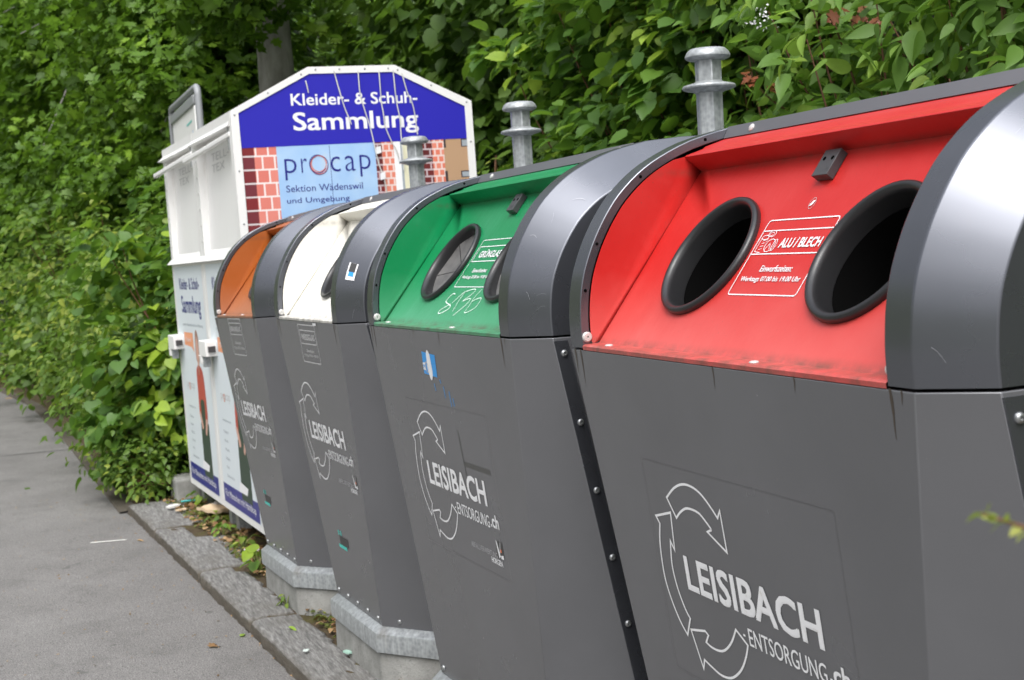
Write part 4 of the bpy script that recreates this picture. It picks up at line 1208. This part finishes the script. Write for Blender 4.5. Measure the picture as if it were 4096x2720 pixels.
def shrub(name, label, cat, base, ell, n_clumps, per, spread, size, kind, material, facing=None, group=None, up=.75, outw=.5, droop=.5, jitter=.45, bumpy=.34, shell=.75, extra=None):
    off = Vector((base[0], base[1], base[2]))
    root = thing(name, label, cat, Matrix.Translation(off), group)
    c, o = mound(*ell, n_clumps, facing, shell, bumpy)
    sp = rng.uniform(.7, 1.25, len(c)) * spread
    pos, nr, ax, ti = clump(c, o, per, sp, up, outw, jitter, droop)
    k = pos[:, 2] > .02
    sz = size * rng.uniform(.55, 1.2, len(pos))
    leaves('foliage', pos[k], nr[k], ax[k], sz[k], kind, material, root, ti[k], off)
    idx = rng.choice(len(c), min(18, len(c)), replace=False)
    stems(root, off, base, [tuple(c[i]) for i in idx], .010)
    return root, c, o, off

FACE = (.62, -.70, .25)                      # towards the way and the viewer
# --- low growth in front, on the left along the way (x, y, radius..)
HEDGE = [('broad leaved bush hugging the left corner of the clothing bins', -6.72, .24, .60, .50, .72, 1.05, 190, 12, .105, 'heart', 'leaf_hazel'),
         ('low weedy bush with yellowish tips spilling over the path edge', -7.3, -.06, .34, .85, .46, .62, 330, 13, .062, 'small', 'leaf_bramble'),
         ('tangled bramble bush left of the clothing bins', -8.5, .28, .72, 1.25, .88, 1.15, 480, 13, .075, 'small', 'leaf_bramble'),
         ('small creeping weeds at the corner where the kerb stones end', -6.55, -.27, .12, .42, .20, .26, 120, 12, .05, 'small', 'leaf_bramble'),
         ('leafy hazel bush with pale shoots behind the low weeds', -8.3, .78, 1.35, 1.1, .75, .85, 190, 13, .12, 'hazel', 'leaf_hazel'),
         ('bramble bush with reddish leaves halfway along the path edge', -10.8, .22, .72, 1.35, .88, 1.2, 460, 13, .082, 'small', 'leaf_bramble'),
         ('mixed bush leaning out over the curve of the path', -13.3, .05, .85, 1.5, .95, 1.35, 330, 12, .10, 'hazel', 'leaf_bramble'),
         ('farthest bramble bush at the bend of the path', -16.6, -.15, .9, 1.9, 1.0, 1.5, 330, 12, .11, 'small', 'leaf_bramble'),
         ('round bush closing the view at the bend', -20.5, -1.3, 1.2, 2.2, 1.4, 1.9, 300, 12, .12, 'hazel', 'leaf_hazel'),
         ('bushy growth beyond the bend of the path', -25.5, -3.6, 1.5, 2.8, 1.8, 2.3, 260, 12, .14, 'hazel', 'leaf_bramble')]
for lab, x, y, z, rx, ry, rz, n, per, sz, kind, mt_ in HEDGE:
    shrub('bush', lab, 'bush', (x, y, -.03), (x, y, z, rx, ry, rz), n, per, .20 if sz > .1 else .17, sz, kind, M[mt_], FACE, 'bushes along the path', up=.8, outw=.45, droop=.35)

# --- maples over the left half
def tree(label, x, y, trunk_r, h, crowns, n, per, sz, kind, mt_, lean=(0, 0), bark_='bark', group='trees behind the bins'):
    off = Vector((x, y, -.05))
    root = thing('maple_tree' if kind == 'maple' else 'hazel_tree', label, 'tree', Matrix.Translation(off), group)
    q = MB(off)
    P = [Vector((x + lean[0] * t + .05 * math.sin(4 * t), y + lean[1] * t, -.05 + h * t)) for t in np.linspace(0, 1, 10)]
    q.tube(P, [trunk_r * (1.25 - .25 * min(1, t * 6) - .55 * t) for t in np.linspace(0, 1, 10)], 16)
    q.build('trunk', M[bark_], root, 60)
    CC, OO = [], []
    for e in crowns:
        c, o = mound(*e, n, FACE, .72, .36); CC.append(c); OO.append(o)
    c = np.vstack(CC); o = np.vstack(OO)
    pos, nr, ax, ti = clump(c, o, per, rng.uniform(.8, 1.3, len(c)) * .30, .85, .35, .42, .45)
    szs = sz * rng.uniform(.6, 1.2, len(pos))
    leaves('crown', pos, nr, ax, szs, kind, M[mt_], root, ti, off)
    idx = rng.choice(len(c), 14, replace=False)
    q = MB(off)
    for i in idx:
        if c[i][2] < 2.6: continue
        t = rng.uniform(.55, .95); p0 = Vector((x + lean[0] * t, y + lean[1] * t, h * t)); p1 = Vector(c[i]); pm = p0.lerp(p1, .5) + Vector((0, 0, .15))
        q.tube([p0, pm, p1], [trunk_r * .20, trunk_r * .11, .006], 6)
    q.build('limb', M[bark_], root, 60)
    return root
tree('pale barked tree whose bare trunk shows above the blue gable', -9.0, 1.29, .20, 7.0, [(-9.6, 1.9, 4.9, 1.5, 1.2, 1.3), (-8.2, .95, 3.75, .7, .45, .42), (-10.6, 1.2, 3.9, .9, .8, .8)], 170, 12, .13, 'maple', 'leaf_maple')
tree('maple with low hanging bright leaves above the notice board', -10.8, 1.6, .12, 5.5, [(-10.6, 1.1, 2.9, 1.2, .9, 1.0), (-11.2, .9, 4.1, 1.3, 1.0, .9)], 330, 14, .105, 'maple', 'leaf_maple')
tree('maple in the middle of the left hand growth', -13.6, 1.3, .13, 6.5, [(-13.4, .8, 2.9, 1.5, 1.0, 1.2), (-13.8, .7, 4.6, 1.7, 1.1, 1.2)], 380, 14, .115, 'maple', 'leaf_maple')
tree('tall maple further along the path', -17.4, 1.0, .15, 7.5, [(-17.2, .5, 3.0, 1.9, 1.2, 1.4), (-17.6, .4, 5.0, 2.1, 1.4, 1.5)], 380, 14, .13, 'maple', 'leaf_maple')
tree('last maple before the path bends away', -22.0, .2, .17, 8.5, [(-21.8, -.6, 3.6, 2.5, 1.6, 1.8), (-22.2, -.7, 6.2, 2.6, 1.7, 1.8)], 300, 13, .17, 'maple', 'leaf_maple')
tree('maple standing beyond the bend', -28.5, -2.5, .2, 10, [(-28, -3.4, 4.2, 3.2, 2.2, 2.4), (-28.4, -3.2, 7.4, 3.2, 2.2, 2.2)], 260, 13, .21, 'maple', 'leaf_maple')
# --- shaded growth behind the gable and the middle
tree('dark leafy tree in the shade behind the blue gable', -8.2, 2.9, .11, 5, [(-8.0, 2.7, 1.7, 1.3, .8, 1.4), (-7.6, 2.7, 3.4, 1.4, .8, 1.1)], 240, 13, .12, 'hazel', 'leaf_dark')
tree('dark tree behind the green container', -5.6, 3.3, .10, 5, [(-5.6, 3.0, 1.5, 1.2, .7, 1.5), (-5.4, 3.1, 3.4, 1.4, .8, 1.2)], 240, 13, .12, 'hazel', 'leaf_dark')
# --- hazel hedge behind the green container
HZ = [('hazel bush with stacked drooping leaves behind the second lifting pin', -4.35, 2.30, 1.55, .95, .55, .75, 190, 12, .105),
      ('hazel bush reaching above the frame behind the green container', -4.2, 2.45, 2.75, 1.15, .6, .75, 200, 12, .11),
      ('hazel bush between the two nearer lifting pins', -3.15, 2.25, 1.7, .85, .5, .8, 180, 12, .105),
      ('hazel bush with bright young tips left of the nearest lifting pin', -3.0, 2.35, 2.7, .9, .55, .7, 180, 12, .105)]
for lab, x, y, z, rx, ry, rz, n, per, sz in HZ:
    shrub('hazel_bush', lab, 'bush', (x, y + .1, -.03), (x, y, z, rx, ry, rz), n, per, .19, sz, 'hazel', M['leaf_hazel'], FACE, 'hazel bushes behind the green container', up=1.0, outw=.3, droop=.4, jitter=.45)
# spiky dock-like growth beside the bins
r_, c_, o_, off_ = shrub('flowering_bush', 'small leaved bush with reddish flower spikes right of the blue gable', 'bush', (-5.35, 2.0, -.03), (-5.35, 2.0, 1.15, .6, .5, .85), 150, 11, .15, .075, 'small', M['leaf_bramble'], FACE, up=.8, outw=.4)
q = MB(off_)
for k in range(16):
    i = rng.integers(len(c_)); p = Vector(c_[i]); q.tube([p, p + Vector((.012, 0, .05)), p + Vector((.03, 0, .10))], [.009, .008, .003], 6)
M['spike'] = mat('reddish_flower_spike', (.25, .13, .07), .8); q.build('flower_spike', M['spike'], r_, 60)
# --- light pointed-leaf shrubs behind the red container
SH = [('pointed leaf shrub with pale shoots behind the nearest lifting pin', -2.45, 2.2, 1.45, .55, .45, .75, 120, 11, .088),
      ('pointed leaf shrub around the thin pole', -2.55, 2.3, 2.45, .7, .45, .55, 120, 11, .092),
      ('light green shrub above the left hole of the red panel', -1.75, 2.05, 1.7, .62, .42, .70, 150, 11, .095),
      ('light green shrub reaching the top edge above the red panel', -1.5, 2.15, 2.35, .8, .45, .6, 150, 11, .10),
      ('light green shrub above the roof edge at the right', -.75, 1.98, 1.75, .6, .42, .72, 140, 11, .10),
      ('light green shrub in the right corner above the red container', -.35, 2.05, 2.3, .8, .45, .6, 140, 11, .105)]
for lab, x, y, z, rx, ry, rz, n, per, sz in SH:
    r_, c_, o_, off_ = shrub('pointed_leaf_shrub', lab, 'shrub', (x, y + .15, -.03), (x, y, z, rx, ry, rz), n, per, .16, sz, 'pointed', M['leaf_shrub'], FACE, 'light green shrubs behind the red container', up=.6, outw=.5, droop=.45, jitter=.62)
    for key_, pts in (('thin pole', [(-2.06, 1.70, 2.03), (-2.0, 1.68, 1.99), (-1.95, 1.70, 1.965)]), ('top edge', [(-1.36, 1.66, 2.13), (-1.28, 1.66, 2.10), (-1.20, 1.67, 2.06)])):
        if key_ in lab:
            pts = np.array(pts)
            pos, nr, ax, ti = clump(pts, np.tile(np.array([FACE]), (len(pts), 1)), 3, np.full(len(pts), .03))
            for k_ in range(len(pos)): leaves('young_red_leaf', pos[k_:k_ + 1], nr[k_:k_ + 1], ax[k_:k_ + 1], rng.uniform(.03, .05, 1), 'maple', M['leaf_red'], r_, ti[k_:k_ + 1], off_)
            stems(r_, off_, tuple(pts[0] + np.array([.1, .5, -.5])), [tuple(p) for p in pts], .004)
    if 'thin pole' in lab:
        p0 = np.array([(-1.99, 1.70, 2.21), (-1.92, 1.69, 2.225), (-1.89, 1.70, 2.19)])
        pos = np.repeat(p0, 14, 0) + rng.normal(0, .02, (42, 3))
        leaves('blossom', pos, rng.normal(0, .5, (42, 3)) + np.array([.5, -.6, .4]), rng.normal(0, 1, (42, 3)), rng.uniform(.008, .014, 42), 'small', M['print_white'], r_, None, off_)
# ivy-dark growth low behind the containers and a far wood that reads as one mass
def wood(name, label_kind, xs_, yf, zr, n, sz, mt_, kind):
    x = rng.uniform(*xs_, n); t = rng.uniform(0, 1, n) ** 1.3
    z = rng.uniform(*zr, n)
    y = np.array([edge_y(max(-40, min(8, a))) for a in x]) + yf + t * 1.6 + np.maximum(0, z - 1) * .35
    c = np.stack([x, y, z], 1); o = np.tile(np.array([[.45, -.85, .2]]), (n, 1))
    pos, nr, ax, ti = clump(c, o, 10, np.full(n, .36), .7, .5, .5, .4)
    return leaves(name, pos, nr, ax, sz * rng.uniform(.6, 1.3, len(pos)), kind, M[mt_], None, ti)
tag(wood('woods', None, (-34, 5), 3.0, (.2, 7.5), 5200, .15, 'leaf_dark', 'hazel'), kind='stuff')
tag(wood('undergrowth', None, (-7, 3.5), 2.45, (.1, 2.2), 1100, .11, 'leaf_dark', 'hazel'), kind='stuff')

# --- small plants, moss and litter along the kerb
def weed(label, x, y, n, sz, h, kind='heart', mt_='leaf_hazel'):
    off = Vector((x, y, -.02)); root = thing('weed', label, 'weed', Matrix.Translation(off), 'weeds along the kerb')
    a = rng.uniform(0, 6.28, n); r = rng.uniform(.1, 1, n) * h * .8
    pos = np.stack([x + r * np.cos(a), y + r * np.sin(a), -.01 + h * rng.uniform(.3, 1, n)], 1)
    o = np.stack([np.cos(a), np.sin(a), 0 * a], 1)
    leaves('foliage', pos, np.array([0, 0, .8]) + o * .3 + rng.normal(0, .3, (n, 3)), o + np.array([0, 0, -.1]), sz * rng.uniform(.6, 1.2, n), kind, M[mt_], root, rng.uniform(.3, .95, n), off)
    q = MB(off)
    for p in pos: q.tube([off, (off + Vector(p)) / 2 + Vector((0, 0, .01)), Vector(p)], .0022, 5)
    q.build('stem', M['twig_green'], root, 60)
for a_ in [('weed with round leaves at the corner of the brown container', -3.80, -.05, 9, .07, .12), ('small weed under the front of the near clothing bin', -4.78, -.06, 10, .055, .07, 'small', 'leaf_shrub'),
           ('low weed under the seam between the two clothing bins', -5.15, -.04, 12, .045, .06, 'small', 'leaf_bramble'), ('weed beside the low concrete block', -5.83, -.02, 14, .06, .09),
           ('leafy weed at the end of the last kerb stone', -6.40, -.28, 26, .08, .14, 'small', 'leaf_shrub'), ('weed leaning over the far kerb end', -6.25, -.36, 18, .06, .10, 'small', 'leaf_bramble'),
           ('tiny weed behind the notched kerb stone', -4.35, -.03, 10, .05, .07, 'small', 'leaf_bramble'), ('tiny weed in front of the cream white container', -3.06, -.07, 8, .04, .05, 'small', 'leaf_bramble')]:
    weed(*a_)
n = 5200
x = rng.uniform(-6.2, -.5, n); w = rng.beta(1.3, 1.6, n)
pos = np.stack([x, np.array([edge_y(a) for a in x]) + .22 + w * .36, rng.uniform(-.015, .008, n)], 1)
keep = np.array([mn.noise(Vector((p[0] * 2.4, p[1] * 6, 3))) for p in pos]) > -.12
pos = pos[keep]; n = len(pos)
tag(leaves('moss', pos, np.array([0, 0, 1]) + rng.normal(0, .5, (n, 3)), rng.normal(0, 1, (n, 3)), rng.uniform(.012, .035, n), 'small', M['moss'], None, rng.beta(2, 2, n)), kind='stuff')
n = 2000
x = rng.uniform(-6.2, -.5, n)
pos = np.stack([x, np.array([edge_y(a) for a in x]) + .22 + rng.beta(1.2, 1.8, n) * .38, rng.uniform(-.01, .012, n)], 1)
tag(leaves('leaf_litter', pos, np.array([0, 0, 1]) + rng.normal(0, .35, (n, 3)), rng.normal(0, 1, (n, 3)), rng.uniform(.012, .045, n), 'small', M['litter'], None, rng.beta(2, 2, n)), kind='stuff')
n = 420
x = rng.uniform(-7.5, 0, n)
pos = np.stack([x, np.array([edge_y(a) for a in x]) - rng.uniform(.0, 1, n) ** 2.2 * 1.6, np.full(n, ROAD_Z + .004)], 1)
tag(leaves('leaf_crumbs', pos, np.array([0, 0, 1]) + rng.normal(0, .12, (n, 3)), rng.normal(0, 1, (n, 3)), rng.uniform(.006, .018, n), 'small', M['litter'], None, rng.beta(2, 2, n)), kind='stuff')

def single_leaf(label, x, y, z, sz, kind, mt_, tint, name='fallen_leaf', yaw=0.0):
    o = leaves(name, np.array([[0, 0, .004]]), np.array([[.1, .1, 1]]), np.array([[math.cos(yaw), math.sin(yaw), 0]]), np.array([sz]), kind, M[mt_], None, np.array([tint]))
    o.location = (x, y, z); return tag(o, label, 'leaf', 'single leaves lying about')
single_leaf('yellow leaf on the kerb stone before the cream white container', -2.67, -.141, -.002, .055, 'pointed', 'leaf_shrub', .95, yaw=.6)
single_leaf('small brown leaf on the asphalt below the notched kerb', -5.22, -.48, ROAD_Z + .002, .06, 'pointed', 'litter', .8, yaw=1.2)
single_leaf('orange brown leaf on the asphalt near the bottom edge', -2.80, -.433, ROAD_Z + .002, .055, 'maple', 'litter', .55, yaw=2.0)
single_leaf('greenish yellow leaf on the asphalt beside the kerb', -2.88, -.297, ROAD_Z + .002, .05, 'pointed', 'leaf_shrub', .9, yaw=2.6)
single_leaf('dark leaf alone on the asphalt at the left', -7.81, -1.016, ROAD_Z + .002, .09, 'pointed', 'leaf_dark', .5, yaw=.3)
single_leaf('tan leaf on the asphalt at the bend', -16.3, -1.09, ROAD_Z + .002, .16, 'small', 'litter', .8, yaw=.5)
single_leaf('thin reddish twig leaf on the open asphalt', -3.53, -.437, ROAD_Z + .002, .05, 'blade', 'litter', .3, yaw=.2)

M['paper'] = mat('white_paper', (.72, .71, .67), .7); M['teal'] = mat('teal_plastic', (.04, .36, .34), .4); M['cream_scrap'] = mat('cream_board', (.60, .46, .30), .8)
def scrap(name, label, cat, x, y, z, sx, sy, sz_, yaw, mt_, group=None, crumple=.3):
    q = MB(); nx_, ny_ = 6, 4
    V = []
    for lay in (0, 1):
        for j in range(ny_ + 1):
            for i in range(nx_ + 1):
                u, v = i / nx_ - .5, j / ny_ - .5
                V.append((u * sx * (1 - .15 * abs(v)), v * sy * (1 - .2 * abs(u)), .002 + lay * sz_ * .5 + crumple * sz_ * (nz3(u * 3 + x, v * 3 + y) + 1)))
    g = (nx_ + 1) * (ny_ + 1); Fc = []
    for lay in (0, 1):
        for j in range(ny_):
            for i in range(nx_):
                a_ = lay * g + j * (nx_ + 1) + i; Fc.append((a_, a_ + 1, a_ + nx_ + 2, a_ + nx_ + 1))
    rim = [i for i in range(nx_ + 1)] + [j * (nx_ + 1) + nx_ for j in range(1, ny_ + 1)] + [ny_ * (nx_ + 1) + i for i in range(nx_ - 1, -1, -1)] + [j * (nx_ + 1) for j in range(ny_ - 1, 0, -1)]
    for a_, b_ in zip(rim, rim[1:] + rim[:1]): Fc.append((a_, b_, g + b_, g + a_))
    q.add(V, Fc); o = q.build(name, mt_, None, 60); o.location = (x, y, z); o.rotation_euler = (0, 0, yaw)
    return tag(o, label, cat, group)
scrap('paper_packet', 'crushed white packet on the far kerb stone', 'packet', -5.764, -.209, 0, .085, .05, .022, 1.9, M['paper'])
scrap('paper_scrap', 'small cream scrap beside the white packet on the kerb', 'scrap', -5.637, -.179, 0, .07, .035, .012, 1.6, M['cream_scrap'])
scrap('bread_crust', 'torn pale crusts on the soil below the clothing bins', 'food scrap', -5.32, -.03, 0, .22, .12, .035, .4, M['cream_scrap'], crumple=.9)
scrap('paper_scrap', 'white torn paper behind the pale crusts', 'scrap', -5.42, .0, .012, .09, .05, .03, 2.2, M['paper'], crumple=.8)
scrap('paper_scrap', 'thin white strip lying on the asphalt', 'scrap', -5.325, -.627, ROAD_Z, .20, .014, .004, 1.3, M['paper'])
scrap('paper_scrap', 'white scrap in the moss behind the notched kerb stone', 'scrap', -4.15, -.02, 0, .08, .035, .015, .8, M['paper'], crumple=.8)
scrap('glass_shard', 'pale green glass shard beside the foot of the cream white container', 'glass shard', -2.18, -.02, .0, .045, .022, .012, .5, mat('pale_green_glass', (.35, .55, .45), .15))
scrap('glass_shard', 'tiny pale shard on the kerb stone with the yellow leaf', 'glass shard', -2.30, -.15, .0, .022, .018, .008, 1.1, mat('pale_shard', (.6, .68, .63), .2))
q = MB(); q.tube([(-.05, 0, .006), (.05, .012, .012)], .006, 8); o = q.build('drinking_straw', M['teal'], None, 60); o.location = (-5.90, -.10, .002); o.rotation_euler = (0, 0, 1.0)
tag(o, 'short piece of teal straw behind the white packet', 'straw')

# --- twig tip that leans into the picture from the right, close to the viewer
off = Vector((2.75, .35, -.066))
tw = thing('shrub_twig', 'blurred twig tip with yellow green buds in front of the red container', 'twig', Matrix.Translation(off))
path = [Vector(p) for p in ((2.75, .35, -.066), (2.70, .22, .60), (2.52, .0, 1.02), (2.25, -.28, 1.20), (2.08, -.475, 1.228), (1.96, -.566, 1.237), (1.938, -.590, 1.2480))]
q = MB(off); q.tube(path, [.007, .006, .005, .0035, .0022, .0016, .0008], 8); q.build('stem', M['twig'], tw, 60)
bp, ba = [], []
for k in range(30):
    t = (k / 29) ** .7 * 2.6 + 3.38; i = min(int(t), 5); p = path[i].lerp(path[i + 1], min(1, t - i))
    d = (path[i + 1] - path[i]).normalized() + Vector(rng.normal(0, .75, 3)); bp.append(p); ba.append(d)
bp = np.array(bp); ba = np.array(ba)
M['bud'] = leafmat('bud_leaf', (.28, .18, .05), (.36, .44, .07), (.46, .54, .10), .4)
for k in range(30):
    leaves('bud', bp[k:k + 1], np.array([[0, -.3, .8]]) + rng.normal(0, .5, (1, 3)), ba[k:k + 1], rng.uniform(.0075, .0125, 1), 'small', M['bud'], tw, rng.uniform(.2, 1, 1), off)
